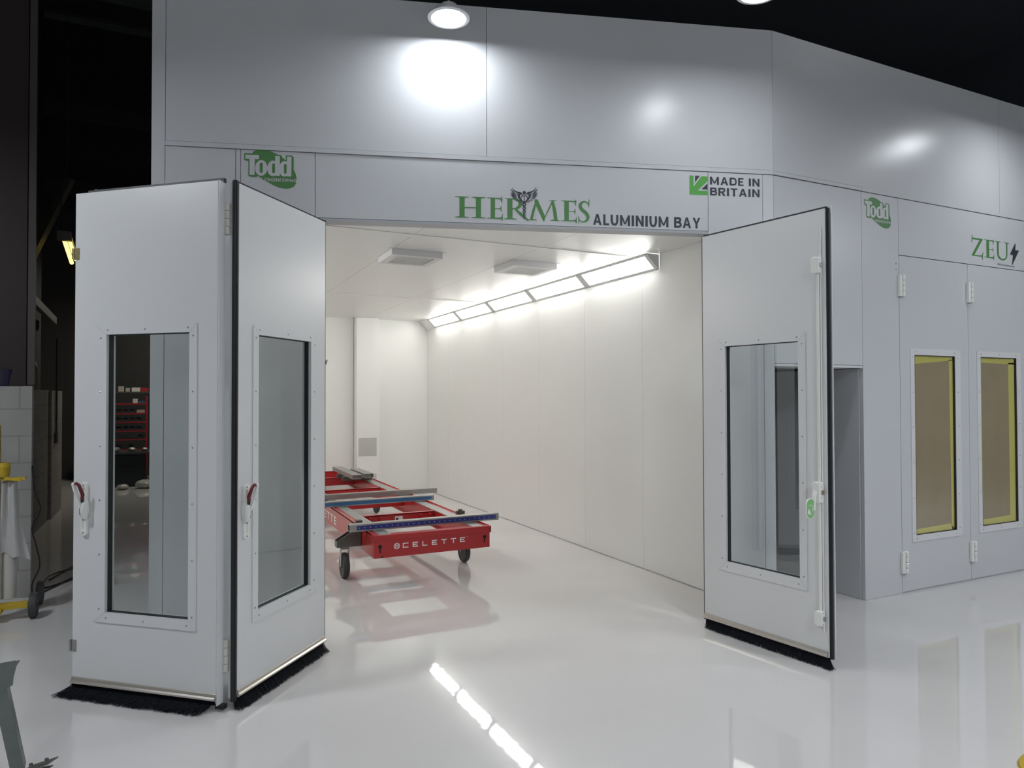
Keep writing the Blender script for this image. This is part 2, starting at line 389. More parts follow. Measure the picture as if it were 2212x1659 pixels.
# ================================================================== DOOR LEAVES
def ring_prism(m, x0, x1, z0, z1, a0, a1, c0, c1, y0, y1, gap=.0008):
    """mitred frame: outer x0..x1,z0..z1 inner a0..a1,c0..c1"""
    m.prism([(x0+gap,z0),(x1-gap,z0),(a1-gap,c0),(a0+gap,c0)], 'y', y0, y1)
    m.prism([(x0+gap,z1),(x1-gap,z1),(a1-gap,c1),(a0+gap,c1)], 'y', y0, y1)
    m.prism([(x0,z0+gap),(x0,z1-gap),(a0,c1-gap),(a0,c0+gap)], 'y', y0, y1)
    m.prism([(x1,z0+gap),(x1,z1-gap),(a1,c1-gap),(a1,c0+gap)], 'y', y0, y1)
def brush(parent, x0, x1, z0, lean, out, label=None):
    m = MB(); n = 2600
    m.box(x0, x1, .014, .022, .03, z0)
    rnd = random.Random(int(x1*1000)+int(lean*100))
    for i in range(n):
        x = x0 + (x1-x0)*rnd.random(); y = .006+.02*rnd.random(); t = rnd.random()
        fx = lean*(.6+.6*t) + .012*math.sin(x*31)+.01*rnd.uniform(-1, 1); fy = -out*(.25+.75*rnd.random())
        w = .0013
        P = [Vector((x, y, z0)), Vector((x+fx*.25, y+fy*.2, z0*.62)), Vector((x+fx*.62, y+fy*.6, z0*.30)), Vector((x+fx, y+fy, max(.002, z0*.05+.012*rnd.random()*t)))]
        v = []
        for p in P: v += [p+Vector((-w,0,0)), p+Vector((w,0,0))]
        m.add(v, [(0,1,3,2),(2,3,5,4),(4,5,7,6)])
    o = m.build('floor_brush', 'bristle', parent, recalc=False)
    return o
def leaf(name, A, B, z0, z1, win, glasses=True, thick=.05, pan='leaf', gy=.024, label=''):
    A = Vector(A); B = Vector(B); d = B-A; Wd = d.length; ang = math.atan2(d.y, d.x)
    t = empty(name, (A.x, A.y, 0), ang); struct(t, label)
    x0, x1, a0, a1, b0, b1, c0, c1 = win            # outer frame x0..x1 z b0..b1 ; inner a0..a1, z c0..c1
    i0, i1, j0, j1 = a0-.002, a1+.002, c0-.002, c1+.002
    m = MB(); m.box(0, i0, 0, thick, z0, z1); m.box(i1, Wd, 0, thick, z0, z1); m.box(i0, i1, 0, thick, z0, j0); m.box(i0, i1, 0, thick, j1, z1)
    # one skin: front and back faces drawn as single slabs round the hole
    m.build('leaf_panel', pan, t)
    f = MB(); ring_prism(f, x0, x1, b0, b1, a0, a1, c0, c1, -.006, -.0003)
    ring_prism(f, x0, x1, b0, b1, a0, a1, c0, c1, thick+.0003, thick+.006)
    f.box(a0, a0+.002, -.006, thick+.006, c0, c1); f.box(a1-.002, a1, -.006, thick+.006, c0, c1)
    f.box(a0, a1, -.006, thick+.006, c0, c0+.002); f.box(a0, a1, -.006, thick+.006, c1-.002, c1)
    fr = f.build('window_frame', 'alup', t)
    s = MB()
    xm, zm = (x0+x1)/2, (b0+b1)/2; h = (x0+a0)/2; k = (x1+a1)/2; p = (b0+c0)/2; q = (b1+c1)/2
    pts = [(a0+.01,p),(xm,p),(a1-.01,p),(a0+.01,q),(xm,q),(a1-.01,q)] + [(e, c0+.02+(c1-c0-.04)*i/5) for i in range(6) for e in (h, k)]
    screws(fr, [(px, -.006, pz) for px, pz in pts])
    gs = MB(); ring_prism(gs, a0+.002, a1-.002, c0+.002, c1-.002, a0+.010, a1-.010, c0+.006, c1-.006, gy-.012, gy+.012, 0)
    gs.build('glazing_seal', 'rubber', fr)
    gl = MB().add([(a0+.006,gy,c0+.004),(a1-.006,gy,c0+.004),(a1-.006,gy,c1-.004),(a0+.006,gy,c1-.004)], [(0,1,2,3)])
    gl.build('glass_pane', 'glass', t)
    return t, Wd
WIN = (.143, .784, .214, .741, .402, 1.980, .452, 1.936)
L1, w1 = leaf('door_1', (-.464,4.474), (.218,3.881), .075, 2.708, WIN, label='outermost left folding leaf with tall window, dark workshop seen through its glass')
L2, w2 = leaf('door_2', (.320,3.888), (.884,4.521), .075, 2.708, (.115,.752,.160,.680,.402,1.982,.456,1.936), label='folding leaf hinged to the left jamb beside the opening')
L3, w3 = leaf('door_3', (3.345,3.827), (3.483,2.927), .075, 2.708, (.130,.785,.188,.738,.421,1.980,.483,1.934), label='single open leaf on the right with green paddle lever')
# seals, carriers and brushes
def carrier(p, W):
    m = MB(); m.prism([(0,.058),(-.004,.058),(-.016,.066),(-.016,.074),(-.008,.080),(-.006,.094),(0,.096)], 'x', .0, W)
    m.box(0, W, .0, .05, .062, .0745)
    m.build('brush_carrier', 'alu', p)
for p, W in ((L1, w1), (L2, w2), (L3, w3)): carrier(p, W)
brush(L1, -.0, w1-.02, .062, -.075, .085); brush(L2, .0, w2+.0, .062, -.03, .060); brush(L3, .0, w3+.0, .062, .04, .055)
MB().box(.05, w1+.01, .030, .052, 2.7085, 2.730).box(.09,.10,.036,.046,2.730,2.738).build('top_seal', 'rubber', L1)
MB().box(-.004, w2, .012, .040, 2.7085, 2.722).build('top_seal', 'rubber', L2)
MB().box(-.004, w3, .02, .045, 2.7085, 2.724).build('top_seal', 'rubber', L3)
MB().box(-.012, -.0005, .004, .032, .04, 2.722).tube([(-.012,.018,.04),(-.012,.018,2.722)], .009, 8).build('edge_seal', 'rubber', L2)
MB().box(-.006, -.0005, .033, .05, .05, 2.712).build('edge_profile', 'alup', L2)
MB().box(w3+.0005, w3+.012, .012, .038, .05, 2.712).tube([(w3+.012,.025,.05),(w3+.012,.025,2.712)], .010, 10).build('edge_seal', 'rubber', L3)
MB().box(w3+.0005, w3+.022, .0405, .05, .045, 2.73).box(w3+.0005,w3+.004,.0,.0115,.06,2.708).build('edge_profile', 'alup', L3)
MB().box(w1+.0005, w1+.006, .002, .05, .035, 2.71).build('edge_profile', 'alup', L1)
MB().box(w1-.02, w1+.03, .02, .05, .012, .034).build('bottom_seal_end', 'rubber', L1)
MB().box(-.006, -.0005, .0, .05, .05, 2.708).build('edge_seal', 'rubber', L3)
MB().box(w2+.0005, w2+.006, .0, .05, .08, 2.72).build('edge_seal', 'rubber', L2)
# keeps on the free edge of leaf 1
for z in (2.379, .262):
    m = MB().box(-.014, .026, -.004, -.0005, z-.03, z+.03); m.box(-.014,-.001,-.004,.02,z-.03,z+.03); m.tube([(-.010,-.006,z-.03),(-.010,-.006,z+.03)], .006, 8)
    m.build('edge_keep', 'brass' if z > 1 else 'steel', L1)
# folding hinges between leaf 1 and leaf 2, at the back corners
hx, hy = .267, 3.918
inv = Matrix.Rotation(-math.atan2(3.881-4.474, .218+.464), 4, 'Z')
hl = inv @ Vector((hx+.464, hy-4.474, 0))
for za, zb in ((2.44, 2.605), (.19, .355)):
    hh = (zb-za)/4
    m = MB()
    for i in range(4): m.tube([(hl.x, hl.y, za+hh*i+.001), (hl.x, hl.y, za+hh*(i+1)-.001)], .0175, 14)
    m.box(hl.x-.028, hl.x-.006, hl.y-.004, hl.y+.012, za, zb)
    m.build('folding_hinge', 'cream', L1, smooth=True)
# emergency lever handles
def lever(parent, cx, cz, sgn):
    e = MB(); r = .022; hh = .145; n = 10
    out = [(cx+r*math.cos(a), cz+hh-r+r*math.sin(a)) for a in [math.pi*i/n for i in range(n+1)]] + [(cx+r*math.cos(a), cz-hh+r+r*math.sin(a)) for a in [math.pi+math.pi*i/n for i in range(n+1)]]
    r2 = .010; h2 = .115
    inn = [(cx+r2*math.cos(a), cz+h2-r2+r2*math.sin(a)) for a in [math.pi*i/n for i in range(n+1)]] + [(cx+r2*math.cos(a), cz-h2+r2+r2*math.sin(a)) for a in [math.pi+math.pi*i/n for i in range(n+1)]]
    N = len(out); vs = [(p[0], -.014, p[1]) for p in out] + [(p[0], -.0005, p[1]) for p in out] + [(p[0], -.014, p[1]) for p in inn] + [(p[0], -.006, p[1]) for p in inn]
    fs = []
    for i in range(N):
        j = (i+1) % N; fs += [(i, j, j+N, i+N), (i, j, j+2*N, i+2*N), (i+2*N, j+2*N, j+3*N, i+3*N)]
    fs += [tuple(range(3*N, 4*N))]
    e.add(vs, fs)
    pl = e.build('lever_handle', 'plastic', parent, bevel=.002)
    MB().ell((cx+.018*sgn, -.020, cz+.002), (.018, .028, .060)).build('dome_cover', 'plastic', pl, smooth=True)
    m = MB(); m.tube([(cx-.002*sgn,-.066,cz+.140),(cx+.008*sgn,-.066,cz+.143),(cx+.018*sgn,-.060,cz+.134),(cx+.024*sgn,-.052,cz+.106),(cx+.028*sgn,-.045,cz+.082),(cx+.023*sgn,-.042,cz+.058)], [.007,.008,.009,.009,.010,.009], 10)
    m.build('red_grip', 'redpl', pl, smooth=True)
    m = MB().bar((cx-.006*sgn,-.072,cz+.140), (cx+.010*sgn,-.040,cz+.010), .012, .016).bar((cx-.001*sgn,-.068,cz+.11), (cx+.014*sgn,-.036,cz+.016), .008, .018)
    m.ell((cx-.006*sgn,-.072,cz+.140), (.009,.009,.009), 12, 8)
    m.build('lever_arm', 'plastic', pl, bevel=.001)
    m = MB().bar((cx+.009*sgn,-.040,cz+.008), (cx+.004*sgn,-.034,cz-.026), .008, .008).bar((cx+.004*sgn,-.034,cz-.024), (cx+.018*sgn,-.024,cz-.058), .010, .008).bar((cx+.023*sgn,-.042,cz+.060),(cx+.018*sgn,-.036,cz+.038),.014,.01)
    m.build('spring_catch', 'rubber', pl)
    screws(pl, [(cx, -.0142, cz+.128), (cx, -.0142, cz-.128)])
lever(L1, .079, 1.000, 1); lever(L2, .055, 1.000, -1)
# multi point lock on leaf 3
m = MB().box(.868, .884, -.020, -.0005, .25, 2.42); m.box(.886,.894,-.010,-.0005,.20,2.60)
rod = m.build('lock_rod', 'plastic', L3, bevel=.003)
def rbox(x0, x1, y0, z0, z1, r=.02):
    n = 5; pts = []
    for cxx, czz, a0 in ((x1, z1-.004, 0), (x0+r, z1-r, 90), (x0+r, z0+r, 180), (x1, z0+.004, 270)):
        if a0 in (0, 270): pts.append((cxx, czz)); continue
        for i in range(n+1):
            a = R(a0+90*i/n); pts.append((cxx+r*math.cos(a), czz+r*math.sin(a)))
    return MB().prism(pts, 'y', y0, -.0005)
for z, hh, dd in ((2.372, .050, .045), (1.027, .064, .052), (.285, .046, .042)):
    b = rbox(.846, .897, -dd, z-hh, z+hh).build('latch_case', 'plastic', L3, bevel=.006)
    MB().box(.8972, .903, -dd*.55, -.008, z-.012, z+.012).build('latch_bolt', 'brass' if z < 2 and z > .9 else 'steel', b)
    screws(b, [(.8975, -dd*.6, z+.035), (.8975, -dd*.6, z-.030)], 'x', .003)
m = MB(); m.tube([(.872,-.05,1.035),(.872,-.062,1.010),(.872,-.066,.965),(.872,-.072,.925)], [.013,.012,.010,.009], 12)
m.build('lever_arm', 'plastic', L3, smooth=True)
def rrect(cx, cz, w, h, r, n=8):
    pts = []
    for sx, sz, a0 in ((1,1,0),(-1,1,90),(-1,-1,180),(1,-1,270)):
        for i in range(n+1):
            a = R(a0+90*i/n); pts.append((cx+sx*(w/2-r)+r*math.cos(a), cz+sz*(h/2-r)+r*math.sin(a)))
    return pts
pc, pz = -.108, .938
pd = MB().prism(rrect(pc, pz, .080, .116, .036), 'x', .866, .876).build('paddle', 'plastic', L3, bevel=.002)
m = MB(); q = rrect(pc, pz, .074, .110, .033); m.add([(.8765, a, b) for a, b in q], [tuple(range(len(q)))]); m.build('paddle_sticker', 'greensign', pd)
m = MB()   # hand and bracket pictogram (y to the left in view = more negative y)
def yz(pts, x=.8772): m.add([(x, pc+a, pz+b) for a, b in pts], [tuple(range(len(pts)))])
yz([(-.030,-.010),(-.028,-.026),(-.020,-.032),(-.006,-.032),(.004,-.016),(.001,-.013),(-.008,-.022),(-.010,-.003),(-.014,-.003),(-.0145,-.010),(-.016,-.0),(-.020,.002),(-.0195,-.010),(-.022,-.002),(-.0255,-.004),(-.024,-.013)])
for a, b, c, d in ((-.014,.014,.017,.021),(.018,.022,-.026,.014),(-.002,.012,-.034,-.030),(-.021,-.017,.006,.014)):
    if c > d: c, d = d, c
    yz([(a,c),(b,c),(b,d),(a,d)]) if abs(b-a) > .006 or True else None
m.build('hand_pictogram', 'white', pd, recalc=False)
# second booth doors
def booth_door(name, xa, xb, wn, label):
    t, W = leaf(name, (ZB[0]+xa+.003, 3.750), (ZB[0]+xb-.001, 3.750), .013, ZDT-.002, wn, pan='panel', gy=.008, label=label)
    return t, W
wz = (.124, .780, .170, .708, .400, 1.982, .452, 1.932)
D4, w4 = booth_door('door_4', ZD0, ZD1, wz, 'closed booth door with brown papered window nearest the passage')
D5, w5 = booth_door('door_5', ZD1, ZD2, (.112, .765, .160, .700, .398, 1.982, .452, 1.935), 'closed booth door with papered window at the right picture edge')
for D, a0, a1, skew in ((D4, .170, .708, .06), (D5, .160, .700, 0)):
    k = .03
    MB().add([(a0+.004,.013,.455),(a1-.004,.013,.455),(a1-.004,.013,1.93),(a0+.004,.013,1.93)], [(0,1,2,3)]).build('masking_paper', 'kraft', D)
    m = MB(); y = .0118
    def qd(p): m.add([(a, y, b) for a, b in p], [(0,1,2,3)])
    if skew:
        qd([(a0+.004,1.93),(a1-.004,1.93),(a1-.004,1.865+.03),(a0+.004,1.855)]); qd([(a1-.06,1.90),(a1-.004,1.90),(a1-.004,.455),(a1-.045,.455)])
        qd([(a0+.004,.455),(a1-.004,.455),(a1-.06,.51),(a0+.01,.497)]); qd([(a0+.004,.455),(a0+.012,.455),(a0+.022,.9),(a0+.004,.9)])
    else:
        qd([(a0+.004,1.93),(a1-.004,1.93),(a1-.004,1.875),(a0+.004,1.885)]); qd([(a1-.10,1.89),(a1-.004,1.89),(a1-.004,.455),(a1-.10,.455)])
        y -= .0004; qd([(a0+.004,.455),(a1-.004,.455),(a1-.004,.52),(a0+.004,.505)]); qd([(a0+.004,.455),(a0+.040,.455),(a0+.040,1.93),(a0+.004,1.93)])
    m.build('masking_tape', 'tape', D, recalc=False)
def block_hinge(parent, x, z):
    h = .088; m = MB()
    m.box(x-.034, x-.002, -.026, -.0065+.006, z-h, z+h)
    m.box(x+.004, x+.042, -.020, -.0005, z-h, z+h)
    hk = 2*h/4
    for i in range(4): m.tube([(x+.012,-.026,z-h+hk*i+.0015),(x+.012,-.026,z-h+hk*(i+1)-.0015)], .013, 12)
    return m.build('block_hinge', 'plastic', parent, bevel=.005)
for z in (2.488, .252): block_hinge(D4, .010, z); block_hinge(D5, .008, z)
screws(wr, [(1.345, 0, 2.667), (1.345, 0, 2.615)], r=.006)
# ================================================================== LAMPS
def high_bay(x, y, z, label, k=1.0):
    t = empty('high_bay_lamp', (x, y, z)); tag(t, label, 'lamp', 'round high bay lamps'); t.scale = (k, k, 1)
    MB().lathe([(.105,.006),(.112,.0),(.135,.004),(.135,.012),(.122,.020),(.105,.022)], n=48).build('outer_ring', 'alup', t, smooth=True)
    MB().lathe([(.106,.0225),(.100,.045),(.06,.052),(.055,.085),(.001,.09)], n=32).build('driver_housing', 'alup', t, smooth=True)
    MB().lathe([(.0001,.004),(.104,.004),(.104,.010),(.0001,.010)], n=40).build('lens', 'lens_high', t)
    MB().tube([(0,0,.09),(0,0,9.0-z)], .006, 8).build('suspension_rod', 'screw', t)
    return t
high_bay(1.604, 4.215, 4.03, 'round white high bay lamp glowing close above the bay front, fully in view')
high_bay(3.15, 3.09, 4.0, 'round high bay lamp at the top picture edge near the wall corner')
high_bay(6.50, 3.02, 4.05, 'round high bay lamp just past the right picture edge')
for x, y, lb in ((-2.6, 3.9, 'added fill lamp, out of view left of the folding leaves'), (-2.4, -2.2, 'added fill lamp, unseen behind the viewer at left'), (2.0, -1.0, 'added fill lamp, unseen just behind the viewer'), (5.0, -.4, 'added fill lamp, unseen right of the viewer'), (8.2, .2, 'added fill lamp, unseen far right of the viewer')):
    high_bay(x, y, 3.85, lb, 2.55)  # added out-of-view fill lamps, oversized to brighten leaves and floor
for i, (x, y) in enumerate(((-3.2, -3.6), (1.4, -3.8), (6.0, -4.2), (-3.0, 1.4), (.6, 1.2), (5.2, .2), (10.0, -.6))):  # unseen lamps added high up for soft overall fill
    r = .42; t = empty('roof_fill_lamp', (x, y, 7.7))
    tag(t, 'added wide fill lamp, unseen high under the hall roof, above or behind the viewer', 'lamp', 'added fill lamps high above and behind the viewer')
    MB().lathe([(r,.0),(r+.03,.01),(r+.03,.05),(.1,.2),(.001,.22)]).build('lamp_housing', 'steeld', t)
    MB().lathe([(.0001,-.004),(r-.01,-.004),(r-.01,-.001),(.0001,-.001)]).build('lens', 'lens_roof_fill', t)
    MB().tube([(0,0,.2),(0,0,1.3)], .006, 8).build('suspension_rod', 'screw', t)
# chamfer lights inside the bay: five units along each long wall
def booth_light(yc, L=1.185, first=False, last=False):
    # local: x = into the room corner; cross section from wall (0, -.145) to ceiling (-.145, 0)
    t = empty('booth_light', (BX1-.001, yc, BZ-.001))
    h = L/2-.0008; a = .143
    def P(u, v, off=0.0):     # u 0..1 from wall edge to ceiling edge
        return Vector((-a*u-off*.7071, v, -a*(1-u)-off*.7071))
    w0, w1, e = .15, .85, .054
    m = MB(); O = [P(0,-h),P(0,h),P(1,h),P(1,-h)]; I = [P(w0,-h+e),P(w0,h-e),P(w1,h-e),P(w1,-h+e)]
    m.add(O+I, [(0,1,5,4),(1,2,6,5),(2,3,7,6),(3,0,4,7)])
    m.add([P(0,-h),P(1,-h),(0,-h,0)], [(0,1,2)]); m.add([P(0,h),P(1,h),(0,h,0)], [(0,1,2)])
    J = [P(w0,-h+e,-.009),P(w0,h-e,-.009),P(w1,h-e,-.009),P(w1,-h+e,-.009)]
    m.add(I+J, [(0,1,5,4),(1,2,6,5),(2,3,7,6),(3,0,4,7)])
    hs = m.build('housing', 'alup', t, recalc=False)
    m = MB(); n = 5; pts = []; r = .1
    # diffuser with rounded corners, slightly proud of the housing
    hw = (w1-w0)/2; hv = h-e; rr = .014
    for sx, sv, a0 in ((1,1,0),(-1,1,90),(-1,-1,180),(1,-1,270)):
        for i in range(n+1):
            q = R(a0+90*i/n); u = sx*(hw*.2022-rr)+rr*math.cos(q); v = sv*(hv-rr)+rr*math.sin(q); pts.append((u/.2022+.5, v))
    m.add([P(u, v, -.008) for u, v in pts]+[P(u, v, -.012) for u, v in pts], [tuple(range(len(pts)))]+[(i,(i+1)%len(pts),(i+1)%len(pts)+len(pts),i+len(pts)) for i in range(len(pts))])
    m.build('diffuser', 'lens_booth', t)
    screws(hs, [P(u, v, 0) for v in (-h+.02, 0, h-.02) for u in (.07, .93)], 'd', .006)
    return t
proto = booth_light(5.67)
tag(proto, 'glowing booth light nearest the opening in the right hand row', 'light', 'booth lights in the right hand row')
labs = ['second', 'middle', 'fourth', 'farthest']
for i in range(1, 5):
    c = copy_tree(proto); c.location.y = 5.67+1.185*i
    c['label'] = '%s glowing booth light counted from the opening, right hand row' % labs[i-1]
for i in range(5):
    c = copy_tree(proto); c.location = (BX0+.001, 5.67+1.185*i, BZ-.001); c.rotation_euler.z = math.pi
    c['label'] = 'booth light of the row on the left wall, hidden behind the leaves'; c['group'] = 'booth lights in the left hand row'
m = MB(); a = .143
def PC(u, y): return (BX1-.001-a*u, y, BZ-.001-a*(1-u))
m.add([PC(0,11.01),PC(0,11.395),PC(1,11.395),PC(1,11.01)], [(0,1,2,3)])
struct(m.build('trim_2', 'inner', recalc=False), 'chamfered corner closing the light row at the back')
# ceiling vents
def vent(x, y, label, fine):
    t = empty('ceiling_vent', (x, y, BZ)); tag(t, label, 'vent', 'box vents on the bay ceiling')
    w, d, h = .23, .22, .055
    k = h-.003; m = MB(); m.box(-w,-w+.004,-d+.004,d-.004,-k,-.001).box(w-.004,w,-d+.004,d-.004,-k,-.001).box(-w,w,-d,-d+.004,-k,-.001).box(-w,w,d-.004,d,-k,-.001)
    m.box(-w,-w+.06,-d+.05,d-.05,-h,-k).box(w-.06,w,-d+.05,d-.05,-h,-k).box(-w,w,-d,-d+.05,-h,-k).box(-w,w,d-.05,d,-h,-k)
    m.box(-w-.03,w+.03,-d-.012,-d-.0005,-.003,-.0008).box(-w-.012,-w-.0005,-d,d,-.003,-.0008)
    m.build('vent_box', 'alup', t)
    m = MB(); n = 17 if not fine else 26
    for i in range(n):
        x0 = -w+.062+i*(2*w-.124)/n; m.box(x0, x0+(2*w-.124)/n*(.62), -d+.05, d-.05, -h+.0005, -h+.002)
    m.build('grille', 'alup', t)
    MB().box(-w+.05, w-.05, -d+.04, d-.04, -h+.02, -h+.022).build('dark_core', 'trim', t)
    return t
vent(1.935, 6.065, 'white slotted box vent on the bay ceiling, left of the pair', False)
vent(3.10, 6.075, 'white box vent on the bay ceiling close to the light row', True)
# ================================================================== SIGNS
def on_front(mb, name, m, y, parent=None):
    if parent: return mb.build(name, m, parent, recalc=False)
    return mb.build(name, m, loc=None, recalc=False)
fdir = Vector((math.cos(FANG), math.sin(FANG), 0)); fn = Vector((math.sin(FANG), -math.cos(FANG), 0))
def front_empty(name, s, z):
    p = Vector((FA.x, FA.y, 0)) + fdir*s + fn*.0012; return empty(name, (p.x, p.y, z), FANG)
def zeus_empty(name, s, z): return empty(name, (ZB[0]+s, ZB[1]-.0012, z), 0)
# serif capitals in a unit-high box -----------------------------------------------------------
def serif(mb, ch, x, z, w, h):
    T = lambda p: (x+p[0]*w, z+p[1]*h)
    st = lambda pts, ws: mb.stroke([T(p) for p in pts], [q*h for q in (ws if isinstance(ws, (list, tuple)) else [ws]*len(pts))])
    pl = lambda pts: mb.poly([T(p) for p in pts])
    def stem(a, b, z0=0, z1=1): pl([(a,z0),(b,z0),(b,z1),(a,z1)])
    def sf(a, b, zz, up):       # thin curved foot / head serif
        s = 1 if up else -1; pl([(a,zz),(b,zz),(b,zz+s*.022),((b+a)/2+(b-a)*.22,zz+s*.055),((b+a)/2-(b-a)*.22,zz+s*.055),(a,zz+s*.022)])
    if ch == 'H':
        stem(.15,.32); stem(.68,.85); pl([(.3,.46),(.7,.46),(.7,.51),(.3,.51)])
        for a, b in ((.0,.46),(.54,1.0)): sf(a,b,0,True); sf(a,b,1,False)
    if ch == 'E':
        stem(.22,.50)
        pl([(.0,0),(1.0,0),(1.02,.0),(1.0,.09),(.72,.06),(0,.03)]); pl([(1.0,.27),(.92,.1),(.90,0),(.96,-.09),(.99,-.09),(1.0,.05)])
        pl([(.0,1),(.98,1),(.98,.92),(.7,.945),(0,.97)]); pl([(.97,1.07),(.93,1.07),(.87,.95),(.90,.8),(.95,.74),(.97,.9)])
        pl([(.48,.49),(.80,.50),(.90,.55),(.90,.49),(.90,.43),(.80,.47),(.48,.46)]); pl([(.88,.62),(.92,.62),(.92,.35),(.89,.35),(.84,.485)])
    if ch == 'R':
        stem(.14,.36); sf(.0,.56,0,True); pl([(.0,1),(.3,1),(.3,.955),(.06,.975)])
        st([(.2,.975),(.45,.97),(.64,.90),(.70,.75),(.64,.61),(.48,.52),(.30,.50)], [.05,.05,.12,.19,.15,.06,.04])
        st([(.46,.52),(.75,.24),(1.06,-.035)], [.05,.16,.07])
    if ch == 'M':
        st([(.09,.0),(.17,.48),(.25,.90)], [.12,.12,.06]); sf(-.0,.27,0,True)
        pl([(.20,1.0),(.30,1.0),(.545,.17),(.50,-.06),(.47,-.02),(.20,.84)])
        pl([(.49,-.04),(.52,.08),(.80,.93),(.84,.99),(.76,.99),(.50,.09)])
        st([(.77,.95),(.84,.5),(.88,.0)], [.13,.17,.18]); sf(.70,1.0,0,True); pl([(.62,1),(.9,1),(.9,.965),(.68,.975)])
    if ch == 'S':
        st([(.90,.80),(.80,.93),(.55,.98),(.28,.90),(.20,.74),(.36,.58),(.66,.44),(.84,.26),(.74,.08),(.45,.0),(.2,.04),(.07,.2)], [.03,.06,.07,.13,.17,.17,.17,.17,.12,.06,.05,.03])
        pl([(.92,1.1),(.97,1.1),(.94,.72),(.90,.72),(.86,.9)]); pl([(.05,-.12),(.09,-.12),(.12,.05),(.08,.3),(.04,.3)])
    if ch == 'Z':
        pl([(.08,.99),(.98,1.0),(.98,.95),(.70,.90),(.20,.91),(.08,.93)]); pl([(.06,1.14),(.10,1.14),(.14,1.0),(.14,.9),(.08,.72),(.04,.72),(.07,.92)])
        pl([(.75,.96),(1.0,.99),(.26,.03),(.02,.0)]); pl([(.02,0),(.96,0),(.96,.10),(.62,.05),(.2,.055)])
        pl([(1.02,.27),(.98,.27),(.90,.1),(.90,.0),(.94,-.17),(.98,-.17),(.98,.05)])
    if ch == 'U':
        st([(.20,.98),(.20,.40),(.26,.14),(.52,.0),(.78,.12),(.84,.40),(.84,.98)], [.17,.17,.15,.08,.10,.12,.12])
        sf(.0,.42,1,False); sf(.66,1.04,1,False)
def sans(mb, txt, x0, z0, h, width, y=0.0, t=.20, gapf=.16, shear=0.0):
    """bold sans capitals built from strokes; widths relative to the cap height"""
    wd = {'I': .22, 'M': .92, 'N': .74, 'W': 1.0, 'A': .78, 'L': .52, 'U': .70, 'B': .66, 'Y': .74, 'D': .72, 'E': .56, 'R': .68, 'T': .66, 'G': .74, 'S': .6, ' ': .22}
    tot = sum(wd[c]+gapf for c in txt)-gapf; k = width/(tot*h); x = 0.0
    for c in txt:
        w = wd[c]
        T = lambda p: (x0+(x+p[0]*w)*k*h, z0+p[1]*h+(x+p[0]*w)*k*h*shear)
        tx = t/w
        pl = lambda pts: mb.poly([T(p) for p in pts], y)
        st = lambda pts: mb.stroke([T(p) for p in pts], t*h*min(1, (k+1)/2), y)
        def stem(a): pl([(a,0),(a+tx,0),(a+tx,1),(a,1)])
        def bar(z, a=0, b=1): pl([(a,z),(b,z),(b,z+t*.9),(a,z+t*.9)])
        e = tx/2
        if c == 'I': pl([(0,0),(1,0),(1,1),(0,1)])
        if c == 'A': pl([(0,0),(tx,0),(.5+e*.6,1),(.5-e*1.0,1)]); pl([(1,0),(1-tx,0),(.5-e*.6,1),(.5+e*1.0,1)]); bar(.22,.2,.8)
        if c == 'L': stem(0); bar(0)
        if c == 'E': stem(0); bar(0); bar(1-t*.9); bar(.5-t*.45,0,.9)
        if c == 'T': stem(.5-e); bar(1-t*.9)
        if c == 'N': stem(0); stem(1-tx); pl([(0,1),(tx,1),(1,0),(1-tx,0)])
        if c == 'M': stem(0); stem(1-tx); pl([(0,1),(tx*.9,1),(.5+e*.7,.15),(.5-e*.7,.15)]); pl([(1,1),(1-tx*.9,1),(.5-e*.7,.15),(.5+e*.7,.15)])
        if c == 'Y': pl([(0,1),(tx,1),(.5+e,.42),(.5-e,.42)]); pl([(1,1),(1-tx,1),(.5-e,.42),(.5+e,.42)]); pl([(.5-e,0),(.5+e,0),(.5+e,.5),(.5-e,.5)])
        if c == 'U': st([(e,1),(e,.42),(.16+e,.14),(.5,t/2-.01),(1-.16-e,.14),(1-e,.42),(1-e,1)])
        if c == 'B': stem(0); st([(.1,1-t/2),(.55,1-t/2),(.84,.86),(.86,.66),(.6,.53),(.1,.52)]); st([(.1,.52),(.6,.52),(.9,.40),(.9,.18),(.6,t/2),(.1,t/2)])
        if c == 'D': stem(0); st([(.1,1-t/2),(.45,1-t/2),(.80,.82),(.9,.5),(.80,.18),(.45,t/2),(.1,t/2)])
        if c == 'R': stem(0); st([(.1,1-t/2),(.55,1-t/2),(.86,.86),(.88,.64),(.6,.47),(.1,.46)]); pl([(.42,.48),(.42+tx,.48),(1.02,0),(1.02-tx*1.1,0)])
        if c == 'G': st([(.92,.74),(.75,.88),(.5,1-t/2),(.2,.80),(.1,.5),(.2,.2),(.5,t/2),(.78,.12),(.92,.22),(.92,.45)]); bar(.40,.52,1)
        x += w+gapf
    return mb
# main name sign
s0 = front_empty('name_sign', 1.93, 2.80); tag(s0, 'large green serif lettering with dark winged staff over the bay opening', 'sign')
m = MB()
hz = .152
for ch, xa, xb in (('H',.002,.213),('E',.224,.330),('R',.340,.500),('M',.508,.728),('E',.738,.850),('S',.858,.944)):
    serif(m, ch, xa, .012, xb-xa, hz-.008)
m.build('green_letters', 'green', s0, recalc=False)
